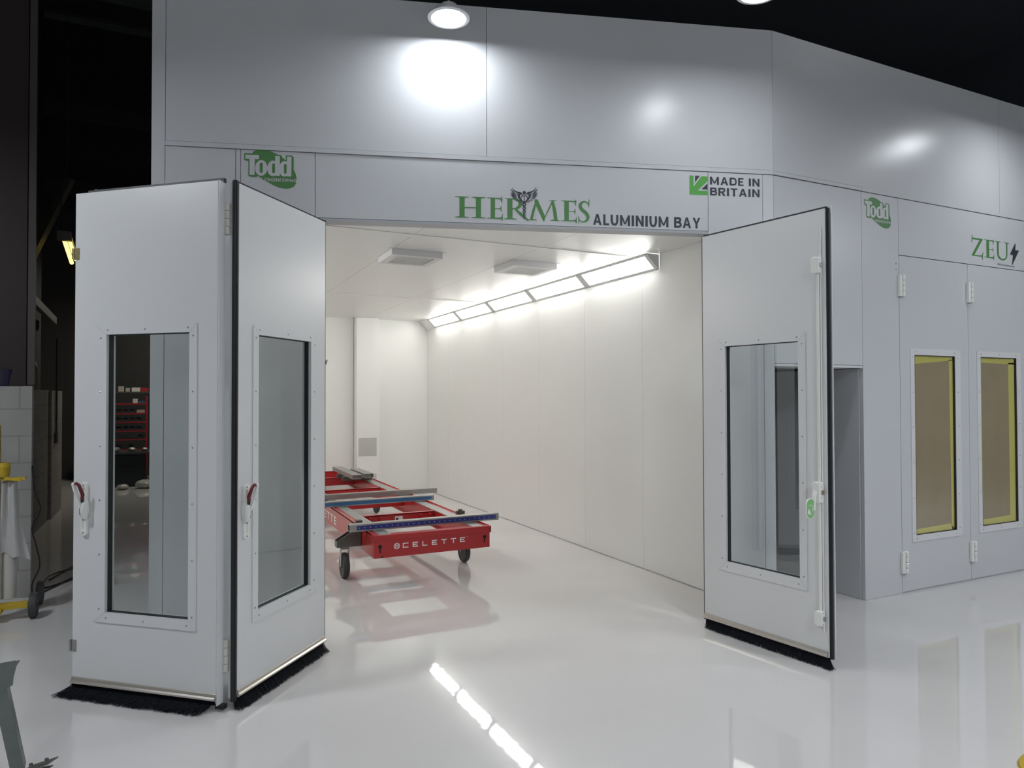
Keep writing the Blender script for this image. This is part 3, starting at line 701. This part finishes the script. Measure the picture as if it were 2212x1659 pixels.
# winged staff
m = MB(); U = .0001905
def c2(p): return ((p[0]-857)*U, -(p[1]-1430)*U - (p[0]-857)*U*(-.055))
def st(pts, ws, k=6): m.stroke([c2(p) for p in pts], [w*U for w in ws], -.0006, k)
for sgn in (1, -1):
    X = lambda pts: [(857+(p[0]-857)*sgn, p[1]) for p in pts]
    st(X([(735,520),(745,470),(690,445),(600,420),(480,350),(415,235)]), [10,60,70,50,32,2])
    st(X([(575,510),(470,445),(362,285)]), [14,58,2]); st(X([(580,565),(460,520),(352,412)]), [14,58,2])
    st(X([(595,612),(480,590),(352,508)]), [12,50,2]); st(X([(620,655),(520,650),(425,618)]), [6,34,2])
    st(X([(620,690),(590,712),(545,712)]), [24,34,14]); st(X([(680,715),(650,742),(612,740)]), [24,26,10])
    st(X([(712,750),(690,775),(662,775)]), [20,24,10]); st(X([(745,780),(722,800),(704,808)]), [18,22,10])
    st(X([(690,470),(672,540),(690,640),(760,730),(840,790),(900,830)]), [50,60,52,56,58,40])
    st(X([(590,465),(632,530),(640,655)]), [12,44,4])
    st(X([(825,562),(780,556),(745,610),(745,680),(770,730)]), [30,34,24,26,18])
    st(X([(785,465),(800,500),(857,522)]), [8,18,14])
def snake(ph):
    pts = []; ws = []
    ys = [800+ i*11 for i in range(52)]
    for y in ys:
        t = (y-800)/560.0; amp = 62*(1-t)+34*t
        pts.append((857+ph*amp*math.sin(math.pi*(y-800)/ (145-20*t)), y)); ws.append(38*(1-t)+17*t)
    st(pts, ws, 1)
snake(1); snake(-1)
n = 20; m.poly([c2((857+58*math.cos(2*math.pi*i/n), 433+58*math.sin(2*math.pi*i/n))) for i in range(n)], -.0006)
st([(857,505),(857,780)], [22,26]); st([(857,820),(857,1430)], [16,12])
sf_ = m.build('winged_staff', 'dark_let', s0, recalc=False); sf_.location = (.480, 0, .010)
s1 = front_empty('bay_sign', 2.897, 2.793); tag(s1, 'dark bold two word lettering just right of the green name sign', 'sign')
sans(MB(), 'ALUMINIUM BAY', 0, 0.001, .076, .790).build('dark_letters', 'dark_let', s1, recalc=False)
s2 = front_empty('origin_sign', 3.607, 3.035); tag(s2, 'green arrow emblem and dark two line lettering by the wall corner', 'sign')
m = MB(); h = .138; w = .136
for pts in ([(0,0),(0,1),(.23,1),(.23,.42),(.66,.98),(1,.98),(1,.74),(.46,.23),(1,.23),(1,0)],): m.poly([(a*w, b*h) for a, b in pts])
m.build('green_arrow', 'greenb', s2, recalc=False)
m = MB(); m.poly([(a*w, b*h) for a, b in [(.31,1),(.58,1),(.31,.64)]]); m.poly([(a*w, b*h) for a, b in [(1,.30),(1,.62),(.66,.30)]])
m.build('dark_corners', 'dark_let', s2, recalc=False)
for word, zz in (('MADE IN', .079), ('BRITAIN', .001)): sans(MB(), word, .155, zz, .057, .380).build('dark_letters', 'dark_let', s2, recalc=False)
# company logo (blob, slab letters)
def logo(e, sx, sz):
    def q(x, y): return ((x-385)/4750*sx, -((y-300)-.065*(x-385))/4760*sz)
    k = MB()
    blob = [(600,310),(650,240),(760,190),(880,178),(1050,205),(1200,260),(1380,350),(1530,455),(1640,560),(1750,680),(1860,840),(1920,980),(1945,1120),(1930,1250),(1870,1350),(1760,1410),(1620,1420),(1450,1390),(1280,1320),(1100,1210),(960,1130),(860,1040),(740,900),(640,740),(580,560),(575,420)]
    k.poly([q(*p) for p in blob], 0)
    T = [(415,335),(820,355),(820,485),(695,480),(690,975),(540,968),(540,472),(415,465)]
    d1 = [(1300,390),(1440,400),(1440,1020),(1310,1015)]; d2 = [(1650,415),(1790,425),(1785,1045),(1660,1040)]
    el = lambda cx, cy, rx, ry, n=28: [(cx+rx*math.cos(2*math.pi*i/n), cy+ry*math.sin(2*math.pi*i/n)) for i in range(n)]
    def slot(cx, cy, rx, ry):
        return [(cx+rx*math.cos(a), cy-ry+rx+rx*math.sin(a)) for a in [math.pi+math.pi*i/8 for i in range(9)]] + [(cx+rx*math.cos(a), cy+ry-rx+rx*math.sin(a)) for a in [math.pi*i/8 for i in range(9)]]
    # green outline: grown and dropped copies
    for j, (dx, dy) in enumerate(((0,0),(40,30))):
        gr = 34-6*j
        for r in ([415-gr,335-gr,820+gr,480+gr],[540-gr,400,692+gr,972+gr],[1300-gr,392-gr,1440+gr,1018+gr],[1650-gr,418-gr,1788+gr,1043+gr]):
            k.poly([q(a+dx, b+dy+.065*(a-(r[0]+r[2])/2)) for a, b in ((r[0],r[1]),(r[2],r[1]),(r[2],r[3]),(r[0],r[3]))], -.0003-.0001*j)
        for c in ((888,760,183,247),(1235,778,168,245),(1580,800,165,243)):
            k.poly([q(a+dx, b+dy) for a, b in el(c[0], c[1], c[2]+gr, c[3]+gr)], -.0003-.0001*j)
    k.build('green_backing', 'green', e, recalc=False)
    k = MB()
    for P in (T, d1, d2, el(888,760,183,247), el(1235,778,168,245), el(1580,800,165,243)): k.poly([q(*p) for p in P], -.0010)
    x0, z0 = q(990,1170); x1, z1 = q(1940,1230)
    sans(k, 'ENGINEERING', x0, z0, .0215*sz, x1-x0, -.0010, t=.17, gapf=.2)
    k.build('pale_letters', 'grey_let', e, recalc=False)
    for P in (slot(888,755,45,160), slot(1255,778,42,155), slot(1605,802,40,155)): MB().poly([q(*p) for p in P], -.0018).build('letter_counter', 'green', e, recalc=False)
s3 = front_empty('company_logo', .568, 3.178); tag(s3, 'green oval logo with pale block lettering above the left folding leaves', 'logo'); logo(s3, 1.0, 1.0)
s4 = zeus_empty('company_logo', .972, 3.142); tag(s4, 'green oval logo with pale block lettering on the second booth above the passage', 'logo'); logo(s4, .965, .93)
s5 = zeus_empty('booth_name_sign', 2.34, 2.80); tag(s5, 'green serif letters ending in a dark lightning bolt above the papered doors', 'sign')
m = MB()
for ch, xa, xb in (('Z',.0,.172),('E',.190,.335),('U',.350,.560)): serif(m, ch, xa, .018, xb-xa, .160)
m.build('green_letters', 'green', s5, recalc=False)
bolt = [(.655,.185),(.595,.050+.03),(.635,.080),(.610,-.020),(.705,.118),(.655,.112)]
bolt = [(.660,.190),(.575,.078),(.622,.078),(.602,-.018),(.712,.125),(.655,.120)]
MB().poly([(a+.006, b-.006) for a, b in bolt], 0).build('bolt_shadow', 'green', s5, recalc=False)
MB().poly(bolt, -.0005).build('lightning_bolt', 'dark_let', s5, recalc=False)
m = MB(); text_mb(m, '8000 Series Spraybooths', .385, -.036, .016, .262); m.build('small_caption', 'dark_let', s5, recalc=False)
s6 = empty('back_wall_sign', (1.475, BY1-.0012, 2.11), 0); tag(s6, 'dark lettering on the bay back wall, only its last letter showing', 'sign')
sans(MB(), 'ALUMINIUM BAY', 0, 0, .078, .80).build('dark_letters', 'dark_let', s6, recalc=False)
# ================================================================== STRAIGHTENING BENCH
TB = empty('straightening_bench', (1.535, 5.78, 0)); tag(TB, 'low red vehicle straightening bench on castors standing in the bay', 'bench')
BW, BL, z0, z1 = 1.05, 5.35, .25, .44
def rail(x0, x1, inner):
    m = MB(); s = 1 if inner > 0 else -1
    xo = x0 if s > 0 else x1       # outer face
    t = .008
    m.box(xo, xo+s*t, .01, BL, z0, z1+.004)             # outer web
    m.box(xo, xo+s*.052, .01, BL, z1-.014, z1-.004)      # top flange
    m.box(xo+s*.150, xo+s*.158, .01, BL, z0+.03, z1-.006) # inner web
    m.box(xo+s*.052, xo+s*.16, .01, BL, z0+.02, z0+.032)
    m.box(xo+s*.158, xo+s*.190, .01, BL, z0+.03, z0+.04)
    return m.build('side_rail', 'red', TB)
rail(0, .19, 1); rail(BW-.19, BW, -1)
for x0, x1 in ((.050,.152),(BW-.152,BW-.050)):
    p = MB().box(x0, x1, .02, BL-.02, z1-.012, z1).build('machined_strip', 'steel', TB)
    m = MB()
    for i in range(60):
        y = .06+i*(BL-.12)/59; m.lathe([(.004, z1+.0005),(.0001, z1+.0006)], ((x0+.02) if i % 2 else (x1-.02), y, 0), 'z', 6)
    m.build('bolt_holes', 'black', p, recalc=False)
# end plate with folded top lip, keyholes, lettering
m = MB().box(.0, BW, -.004, .004, z0, z1-.012)
m.box(-.008, BW+.012, -.010, .07, z1-.045, z1-.001); m.box(BW-.002,BW+.012,-.010,.07,z1-.06,z1-.02)
ep = m.build('end_plate', 'red', TB, bevel=.002)
m = MB()
for x in (.050, BW-.050):
    n = 14; m.poly([(x+.017*math.cos(2*math.pi*i/n), .345+.017*math.sin(2*math.pi*i/n)) for i in range(n)], -.0046); m.poly([(x-.006,.295),(x+.006,.295),(x+.006,.34),(x-.006,.34)], -.0046)
m.box(.06,.075,-.0045,-.004,z0+.002,z0+.014)
m.build('keyholes', 'black', ep, recalc=False)
m = MB(); x = .245; z = .318; ch = .042
def R4(a, b, c, d): m.poly([(a,c),(b,c),(b,d),(a,d)], -.0048)
tk = .0085
for c in 'CELETTE':
    w = .050
    if c == 'C': R4(x,x+tk,z,z+ch); R4(x,x+w,z,z+tk); R4(x,x+w,z+ch-tk,z+ch)
    if c == 'E': R4(x,x+tk,z,z+ch); R4(x,x+w*.95,z,z+tk); R4(x,x+w*.95,z+ch-tk,z+ch); R4(x,x+w*.8,z+ch/2-tk/2,z+ch/2+tk/2)
    if c == 'L': R4(x,x+tk,z,z+ch); R4(x,x+w*.9,z,z+tk)
    if c == 'T': R4(x,x+w,z+ch-tk,z+ch); R4(x+w/2-tk/2,x+w/2+tk/2,z,z+ch)
    x += .0865
n = 24; cx_, cz_ = .193, z+ch/2
for i in range(n):
    a, b = 2*math.pi*i/n, 2*math.pi*(i+1)/n
    m.poly([(cx_+.026*math.cos(a),cz_+.026*math.sin(a)),(cx_+.026*math.cos(b),cz_+.026*math.sin(b)),(cx_+.020*math.cos(b),cz_+.020*math.sin(b)),(cx_+.020*math.cos(a),cz_+.020*math.sin(a))], -.0048)
R4(cx_-.013,cx_-.007,cz_-.02,cz_+.02); R4(cx_+.007,cx_+.013,cz_-.02,cz_+.02); R4(cx_-.013,cx_+.013,cz_-.009,cz_-.004); R4(cx_-.013,cx_+.013,cz_+.004,cz_+.009)
R4(x-.022,x-.017,z+ch-.002,z+ch+.003)
m.build('white_lettering', 'white', ep, recalc=False)
# lettering on the left side (only its last letter shows)
m = MB(); k = text_mb(MB(), 'CELETTE', 0, 0, .085, 1.10, bold=.02, spacing=1.3)
m.add([(-.0012, 2.58-p[0], .285+p[2]) for p in k.v], k.f); m.build('side_lettering', 'white', TB, recalc=False)
# cross members
for v, hh in ((1.02, .10), (2.05, .09), (3.08, .09), (4.42, .11), (BL-.02, .13)):
    m = MB().box(.162, BW-.162, v, v+.035, z1-.006-hh, z1-.008).box(.162, BW-.162, v, v+.06, z1-.016, z1-.006)
    cmb = m.build('cross_member', 'red', TB)
    if v < 1.1:
        m = MB()
        for x in (.23, .33, .74, .84): m.box(x-.012, x+.012, v-.02, v-.001, z1-.07, z1-.02).lathe([(.012, v-.045),(.012, v-.015)], (x,0,z1-.03), 'y', 10)
        m.build('clamp_lugs', 'red', cmb)
        MB().box(.48, .56, v-.002, v-.0005, z1-.085, z1-.03).build('data_label', 'white', cmb)
        MB().poly([(.49,z1-.072),(.515,z1-.072),(.515,z1-.045),(.49,z1-.045)], v-.0025).build('label_emblem', 'dark_let', cmb, recalc=False)
# castors
def castor(x, y, r, name='castor', top=.27):
    e = empty(name, (x, y, 0)); e.parent = TB
    MB().lathe([(r-.028,-.024),(r-.010,-.026),(r-.002,-.016),(r,0),(r-.002,.016),(r-.010,.026),(r-.028,.024)], (0,0,r), 'x', 32).build('tyre', 'tyre', e, smooth=True)
    MB().lathe([(r-.028,-.018),(.03,-.012),(.02,-.03),(.02,.03),(.03,.012),(r-.028,.018)], (0,0,r), 'x', 24).build('hub', 'steeld', e, smooth=True)
    m = MB()
    for s in (-1, 1): m.prism([(-.012,r-.015),(.012,r-.015),(.035,top-.03),(.035,top-.01),(-.035,top-.01),(-.035,top-.03)], 'x', s*.034-.0025, s*.034+.0025)
    m.box(-.037,.037,-.036,.036,top-.012,top-.006); m.lathe([(.035,top-.006),(.040,top+.0),(.040,top+.006),(.02,top+.008)], n=20); m.tube([(-.045,0,r),(.045,0,r)], .008, 8)
    m.build('fork', 'steel', e)
    return e
castor(-.140, .47, .112); castor(BW-.02, .56, .112, top=.245); castor(BW-.02, 3.76, .112, top=.245); castor(-.140, 4.3, .112)
for y in (.47, 4.3):
    m = MB(); m.prism([(-.215,.278),(-.215,.335),(-.06,.425),(-.002,.425),(-.002,.278)], 'y', y-.045, y-.038); m.prism([(-.215,.278),(-.215,.335),(-.06,.425),(-.002,.425),(-.002,.278)], 'y', y+.038, y+.045)
    m.add([(-.215,y-.045,.335),(-.215,y+.045,.335),(-.215,y+.045,.278),(-.215,y-.045,.278)], [(0,1,2,3)]); m.box(-.215,-.002,y-.04,y+.04,.278,.286)
    m.box(-.06,-.004,y-.045,y+.045,.40,.425); m.box(-.045,.012,y-.03,y+.03,.4255,.50); m.tube([(-.16,y-.05,.315),(-.16,y+.05,.315)], .009, 8)
    m.build('outrigger_bracket', 'steeld', TB, bevel=.002)
MB().lathe([(.022,0),(.022,.05)], (BW-.01,.68,.44), 'z', 12).box(BW-.05,BW+.03,.66,.70,.442,.475).build('locking_clamp', 'steeld', TB)
# loose beams lying on the bench
def beam(name, u0, v0, u1, v1, zb, w, h, hollow=True, strip=None, lab='', plates=()):
    a = Vector((1.535+u0, 5.78+v0, zb)); b = Vector((1.535+u1, 5.78+v1, zb)); L = (b-a).length; ang = math.atan2(b.y-a.y, b.x-a.x)
    e = empty(name, a, ang); tag(e, lab, 'beam', 'steel beams laid on the red bench')
    t = .006; m = MB().box(0,L,-w/2,w/2,0,t).box(0,L,-w/2,w/2,h-t,h).box(0,L,-w/2,-w/2+t,t,h-t).box(0,L,w/2-t,w/2,t,h-t).box(.05,.055,-w/2+t,w/2-t,t,h-t).box(L-.055,L-.05,-w/2+t,w/2-t,t,h-t)
    bo = m.build('hollow_section', 'steel', e, bevel=.0012)
    m = MB(); n = int(L/.06)
    for i in range(n): m.lathe([(.0035,h+.0006),(.0001,h+.0007)], (.04+i*(L-.08)/(n-1), (-.25 if i % 2 else .22)*w, 0), 'z', 6)
    m.build('bolt_holes', 'black', bo, recalc=False)
    if strip:
        k = MB().add([(.06,-w/2-.0008,h*.22),(L-.03,-w/2-.0008,h*.22),(L-.03,-w/2-.0008,h*.80),(.06,-w/2-.0008,h*.80)], [(0,1,2,3)]); so = k.build('scale_tape', strip, e)
        k = MB(); n = 27
        if strip == 'blue':
            for i in range(n):
                x = .08+i*(L-.13)/(n-1); r = .0035; k.poly([(x-r,h*.5-r),(x+r,h*.5-r),(x+r,h*.5+r),(x-r,h*.5+r)], -w/2-.0012)
            k.build('scale_marks', 'white', so, recalc=False)
    return e
beam('measuring_beam', -.150, .262, 1.245, .262, .442, .075, .062, strip='blue', lab='grey beam with dark blue scale across the front of the red bench')
beam('measuring_beam', -.28, 1.715, 1.125, 1.725, .442, .085, .055, strip='lblue', lab='grey beam with light blue scale across the middle of the bench')
beam('cross_beam', -.10, 2.24, 1.36, 2.27, .442, .075, .058, lab='plain grey beam lying behind the light blue one')
beam('end_beam', .712, 3.55, .712, 4.82, .50, .125, .058, strip=None, lab='longer hollow grey beam lying lengthwise at the back of the bench')
beam('end_beam', .890, 3.62, .890, 4.42, .50, .125, .058, lab='shorter hollow grey beam lying lengthwise at the back of the bench')
m = MB().box(.60,1.0,3.9,3.97,.442,.499).box(.60,1.0,4.25,4.32,.442,.499); o = m.build('support_blocks', 'steeld', loc=(1.535,5.78,0)); o.parent = TB; o.location = (0,0,0)
# ================================================================== WORKSHOP AT LEFT
o = MB().box(-5.0,-1.052,6.80,7.02,0,1.688).build('wall_pier', 'block'); struct(o, 'painted blockwork pier at the left picture edge')
MB().box(-1.0515,-.995,6.785,6.86,0,1.69).build('corner_trim', 'block', o)
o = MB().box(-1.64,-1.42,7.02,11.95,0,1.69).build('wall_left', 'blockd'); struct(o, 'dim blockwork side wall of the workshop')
MB().box(-1.4195,-1.39,10.95,11.95,0,1.685).build('pilaster', 'block', o)
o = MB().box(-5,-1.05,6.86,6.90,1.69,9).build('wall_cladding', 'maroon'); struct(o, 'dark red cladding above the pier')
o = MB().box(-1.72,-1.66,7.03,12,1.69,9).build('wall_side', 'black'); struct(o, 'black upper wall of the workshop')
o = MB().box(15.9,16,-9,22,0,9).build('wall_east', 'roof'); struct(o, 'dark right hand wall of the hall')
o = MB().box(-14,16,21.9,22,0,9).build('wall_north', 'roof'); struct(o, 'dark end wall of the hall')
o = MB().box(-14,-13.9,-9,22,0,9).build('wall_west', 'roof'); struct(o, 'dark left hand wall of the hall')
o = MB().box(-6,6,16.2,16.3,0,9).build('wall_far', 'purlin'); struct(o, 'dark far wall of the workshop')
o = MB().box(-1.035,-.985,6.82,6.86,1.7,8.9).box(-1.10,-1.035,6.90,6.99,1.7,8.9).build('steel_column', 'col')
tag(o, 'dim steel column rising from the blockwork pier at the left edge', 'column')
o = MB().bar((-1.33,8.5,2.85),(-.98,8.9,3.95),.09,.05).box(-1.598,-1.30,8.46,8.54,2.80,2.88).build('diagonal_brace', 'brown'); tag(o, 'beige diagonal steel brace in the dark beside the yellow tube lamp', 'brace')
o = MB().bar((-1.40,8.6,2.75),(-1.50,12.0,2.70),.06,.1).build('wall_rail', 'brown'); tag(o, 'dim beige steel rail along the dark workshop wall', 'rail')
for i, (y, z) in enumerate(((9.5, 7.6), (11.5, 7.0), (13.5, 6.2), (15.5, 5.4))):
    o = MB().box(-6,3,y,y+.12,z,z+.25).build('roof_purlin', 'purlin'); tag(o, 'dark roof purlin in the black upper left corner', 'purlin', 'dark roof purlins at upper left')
# yellow masking film stand
ms = empty('masking_film_stand', (-1.06, 6.15, 0)); tag(ms, 'yellow stand holding a tall masking film roll at the left edge', 'stand')
MB().box(-.085,-.030,-.03,.03,.10,1.40).build('post', 'yellow', ms, bevel=.003)
MB().box(-.10,.150,-.045,.02,.085,.125).box(-.10,.0,-.10,.10,.07,.10).build('base_bar', 'yellow', ms, bevel=.003)
MB().box(-.06,.125,-.03,.02,1.005,1.022).bar((.0,-.03,1.02),(.10,-.03,1.005),.02,.02).build('cutter_arm', 'yellow', ms)
MB().lathe([(.048,1.03),(.055,1.10),(.045,1.13)], (-.02,.0,0), 'z', 20).build('brake_cup', 'yellow', ms)
MB().lathe([(.075,-.018),(.087,-.022),(.092,0),(.087,.022),(.075,.018),(.02,.02),(.02,-.02)], (.180,-.01,.093), 'x', 28).build('wheel', 'tyre', ms, smooth=True)
MB().lathe([(.085,-.018),(.092,0),(.085,.018)], (.17,.35,.093), 'x', 24).build('wheel', 'tyre', ms)
MB().lathe([(.02,.14),(.045,.15),(.045,.99),(.02,1.0)], (.022,.05,0), 'z', 24).build('film_roll', 'film', ms, smooth=True)
m = MB(); n = 14; rows = 12
for j in range(rows):
    t = j/(rows-1); z = .985-.50*t
    for i in range(n):
        u = i/(n-1); m.v.append((-.02+ (.085+.09*t**1.6)*u, -.004-.018*math.sin(u*9+t*3)-.02*t*math.sin(u*4), z-.06*t*u+.01*math.sin(u*12)*t))
m.f = [(j*n+i, j*n+i+1, (j+1)*n+i+1, (j+1)*n+i) for j in range(rows-1) for i in range(n-1)]
m.build('loose_film', 'filmsheet', ms, smooth=True, recalc=False)
# cables
def wig(pts, k=8):
    P = [Vector(p) for p in pts]; o = []
    for i in range(len(P)-1):
        p0 = P[max(i-1,0)]; p1 = P[i]; p2 = P[i+1]; p3 = P[min(i+2, len(P)-1)]
        for j in range(k):
            t = j/k; o.append(.5*((2*p1)+(p2-p0)*t+(2*p0-5*p1+4*p2-p3)*t*t+(3*p1-3*p2+p3-p0)*t**3))
    return o+[P[-1]]
o = MB().tube(wig([(-.99,6.80,1.05),(-.97,6.77,.85),(-.93,6.77,.70),(-.985,6.78,.55),(-.96,6.78,.42),(-.93,6.76,.25),(-.98,6.76,.10),(-.95,6.8,.012),(-.80,7.2,.01),(-.72,7.5,.01),(-.78,7.7,.01),(-.95,7.5,.01),(-.97,7.2,.01)]), .006, 6).build('power_cable', 'cable', smooth=True)
tag(o, 'black cable hanging down the pier and looping on the floor', 'cable')
o = MB().tube(wig([(-.99,7.0,.01),(-.88,7.05,.01),(-.72,7.35,.01),(-.62,7.75,.01),(-.68,7.95,.01),(-.80,7.8,.01),(-.93,7.3,.01)]), .007, 6).build('floor_cable', 'cable', smooth=True)
tag(o, 'black cable lying in loops on the floor behind the yellow stand', 'cable')
# objects on the walls
o = MB().lathe([(.09,0),(.105,.125),(.11,.135),(.10,.135),(.085,.02),(.0001,.02)], n=32).build('bucket', mat('dark_violet_plastic', (.018,.015,.04), .4), loc=(-1.20,6.66+.2,1.689))
o.location = (-1.22, 6.93, 1.69); tag(o, 'dark violet bucket standing on the blockwork pier', 'bucket')
o = MB().lathe([(.10,0),(.11,.02),(.11,.26),(.08,.34),(.035,.38),(.03,.42),(.0001,.42)], n=24).build('plastic_jug', mat('dull_jug_plastic', (.30,.28,.21), .5), smooth=True)
o.location = (-1.53, 10.1, 1.6905); tag(o, 'dull beige plastic jug standing on the dim side wall', 'jug')
MB().tube([(0,0,.40),(-.10,0,.55)], [.03,.022], 10).build('spout', bpy.data.materials['dull_jug_plastic'], o)
o = MB().box(-1.389,-1.36,11.2,11.32,.98,1.12).tube([(-1.375,11.26,1.12),(-1.375,11.26,2.4)], .012, 8).build('socket_box', 'steeld'); tag(o, 'small grey socket box with conduit on the side wall', 'socket')
# tube lamp
tl = empty('tube_lamp', (-.955, 8.22, 3.18)); tag(tl, 'glowing yellow twin tube lamp hanging tilted in the dark', 'lamp')
a = Vector((0,0,0)); b = Vector((-.002,.67,-.13))
MB().tube([a,b], .020, 12).build('tube', 'lens_tube', tl); MB().tube([a+Vector((.040,.01,.012)), b+Vector((.040,-.03,.03))], .016, 12).build('tube', 'lens_tube', tl)
MB().box(-.05,.07,-.07,-.002,-.03,.06).bar((.02,.0,.045), (.02,.68,-.075), .09, .02).build('lamp_head', 'steeld', tl); MB().tube(wig([(0,-.03,.06),(-.02,-.03,.5),(.03,-.03,1.2),(.0,-.03,5.81)]), .005, 6).build('lamp_cord', 'cable', tl)
fl_ = empty('workshop_lamp', (-.05, 13.9, 3.6)); tag(fl_, 'workshop lamp hidden behind the bay, lighting the red rack', 'lamp')
MB().lathe([(.0001,-.004),(.12,-.004),(.12,0),(.0001,0)]).build('lens', 'lens_far', fl_); MB().lathe([(.13,.001),(.13,.03),(.05,.1),(.001,.1)]).tube([(0,0,.1),(0,0,5.4)], .006, 6).build('lamp_housing', 'steeld', fl_)
# red rack with bins, seen through the left leaf's glass
rk = empty('storage_rack', (-.88, 14.75, 0)); tag(rk, 'red metal storage rack seen through the left leaf window', 'rack')
for x in (-.03, .50): MB().box(x-.014,x+.014,-.02,.02,.0,1.62).build('upright', 'red', rk)
for z in (.62,.80,.96,1.12,1.28,1.46): MB().box(-.016,.486,-.02,.22,z,z+.025).build('shelf', 'red', rk)
pb = MB().box(0,.085,0,.16,0,.005).box(0,.004,0,.16,0,.07).box(.081,.085,0,.16,0,.07).box(0,.085,.156,.16,0,.07).box(0,.085,0,.004,0,.035).build('parts_bin', 'bin')
first = True
bins = [(x, z) for z in (.985,1.145,1.305) for x in (.0,.11,.22,.33) if not (z > 1.3 and x > .3)] + [(.0,.645),(.2,.645),(.36,.825)]
for i, (x, z) in enumerate(bins):
    c = pb if first else pb.copy()
    if not first: col.objects.link(c)
    first = False; c.location = (-.88+x, 14.75, z+.0255-.025+.0005)
    tag(c, 'small charcoal parts bin standing on the red rack', 'bin', 'parts bins on the red rack')
for i, (x, w, d, h, z, mm, lb) in enumerate(((.02,.09,.1,.10,1.70,'carton','pale tub on the top board, leftmost'),(.14,.07,.08,.07,1.70,'carton','small pale tub on the top board, second from left'),(.24,.14,.12,.075,1.70,'white','white carton on the top board above the rack'),(.39,.13,.12,.07,1.70,'red','red carton on the top board above the rack'),(.335,.13,.1,.06,1.3060,'carton','pale carton at the right end of an upper rack shelf'),(.27,.08,.08,.08,1.4855,'white','white tub on the rack below the top board'),(.37,.10,.08,.04,1.4855,'lblue','crumpled blue cloth on the rack right of the white tub'))):
    m = MB().box(0,w,.02,d,0,h).box(-.003,w+.003,.017,d+.003,h*.82,h*.98); o = m.build('storage_box', mm, loc=(-.88+x,14.98 if z == 1.70 else 14.75,z), bevel=.003); tag(o, lb, 'box')
o = MB().box(-1.0,-.30,14.99,15.2,1.675,1.699).box(-1.0,-.98,14.99,15.2,0,1.675).box(-.32,-.30,14.99,15.2,0,1.675).build('board_shelf', 'brown'); tag(o, 'narrow board shelf above the red rack', 'shelf')
wb = empty('workbench', (-1.0, 14.2, 0)); tag(wb, 'dark cluttered workbench in front of the red rack', 'workbench')
MB().box(0,.75,0,.45,.60,.63).build('bench_top', 'steeld', wb)
for x, y in ((.02,.02),(.71,.02),(.02,.41),(.71,.41)): MB().box(x,x+.03,y,y+.03,0,.60).build('leg', 'steeld', wb)
MB().box(.08,.62,.05,.40,.05,.55).build('drawer_cabinet', 'black', wb)
rnd = random.Random(3)
for i, (x, y, z, s) in enumerate(((-.85,14.3,.631,.08),(-.60,14.3,.631,.07),(-.40,14.3,.631,.06),(-.38,13.95,0,.15),(-.72,13.9,0,.09))):
    m = MB().ell((0,0,s*.5), (s*1.1, s*.9, s*.5), 14, 8); m.v = [(a+rnd.uniform(-.12,.12)*s, b+rnd.uniform(-.12,.12)*s, max(0, c+rnd.uniform(-.15,.15)*s)) for a, b, c in m.v]
    o = m.build('crumpled_bag', 'film' if i > 2 else 'steel', loc=(x,y,z)); sb = o.modifiers.new('soften', 'SUBSURF'); sb.levels = sb.render_levels = 2; tag(o, ['grey crumpled bag at the left of the workbench top','grey crumpled bag in the middle of the workbench top','grey crumpled bag at the right of the workbench top','pale crumpled sack on the floor before the workbench','small pale crumpled bag on the floor left of the sack'][i], 'bag')
# grey steel stand cut by the lower left corner
gs = empty('steel_stand', (-.56, 3.60, 0)); tag(gs, 'grey steel channel stand cut off by the lower left corner', 'stand')
m = MB(); t = .005
A_ = Vector((-.035,-.085,.44)); B_ = Vector((.015,.02,.03))
for off, w, d in (((0,0),.045,.005),): pass
m.bar(A_, B_, .005, .050, (0,1,0)); m.bar(A_+Vector((-.022,.025,0)), B_+Vector((-.022,.025,0)), .046, .005, (0,1,0)); m.bar(A_+Vector((-.022,-.025,0)), B_+Vector((-.022,-.025,0)), .046, .005, (0,1,0))
m.build('channel_leg', 'stand', gs)
m = MB(); m.prism([(-.35,.50),(.022,.535),(.010,.515),(.0,.47),(-.002,.44),(-.06,.41),(-.35,.33)], 'y', -.15, -.144); m.prism([(-.35,.505),(.0,.522),(-.02,.513),(-.35,.495)], 'y', -.143, -.10)
m.build('top_bracket', 'stand', gs)
m = MB().bar((.02,.02,.018),(.125,-.045,.062),.06,.006).bar((.02,.02,.006),(.11,-.04,.03),.05,.004)
for p in ((.04,.0,.04),(.10,-.03,.062),(.085,-.05,.045)): m.lathe([(.008,0),(.008,.008)], p, 'z', 6)
m.build('foot_plate', 'stand', gs, bevel=.001)
o = MB().lathe([(.21,0),(.205,.012),(.17,.02),(.0001,.022)], n=40).build('yellow_stand_base', 'yellow', smooth=True); o.location = (3.42,1.63,0); tag(o, 'yellow round base just showing in the lower right corner', 'base')
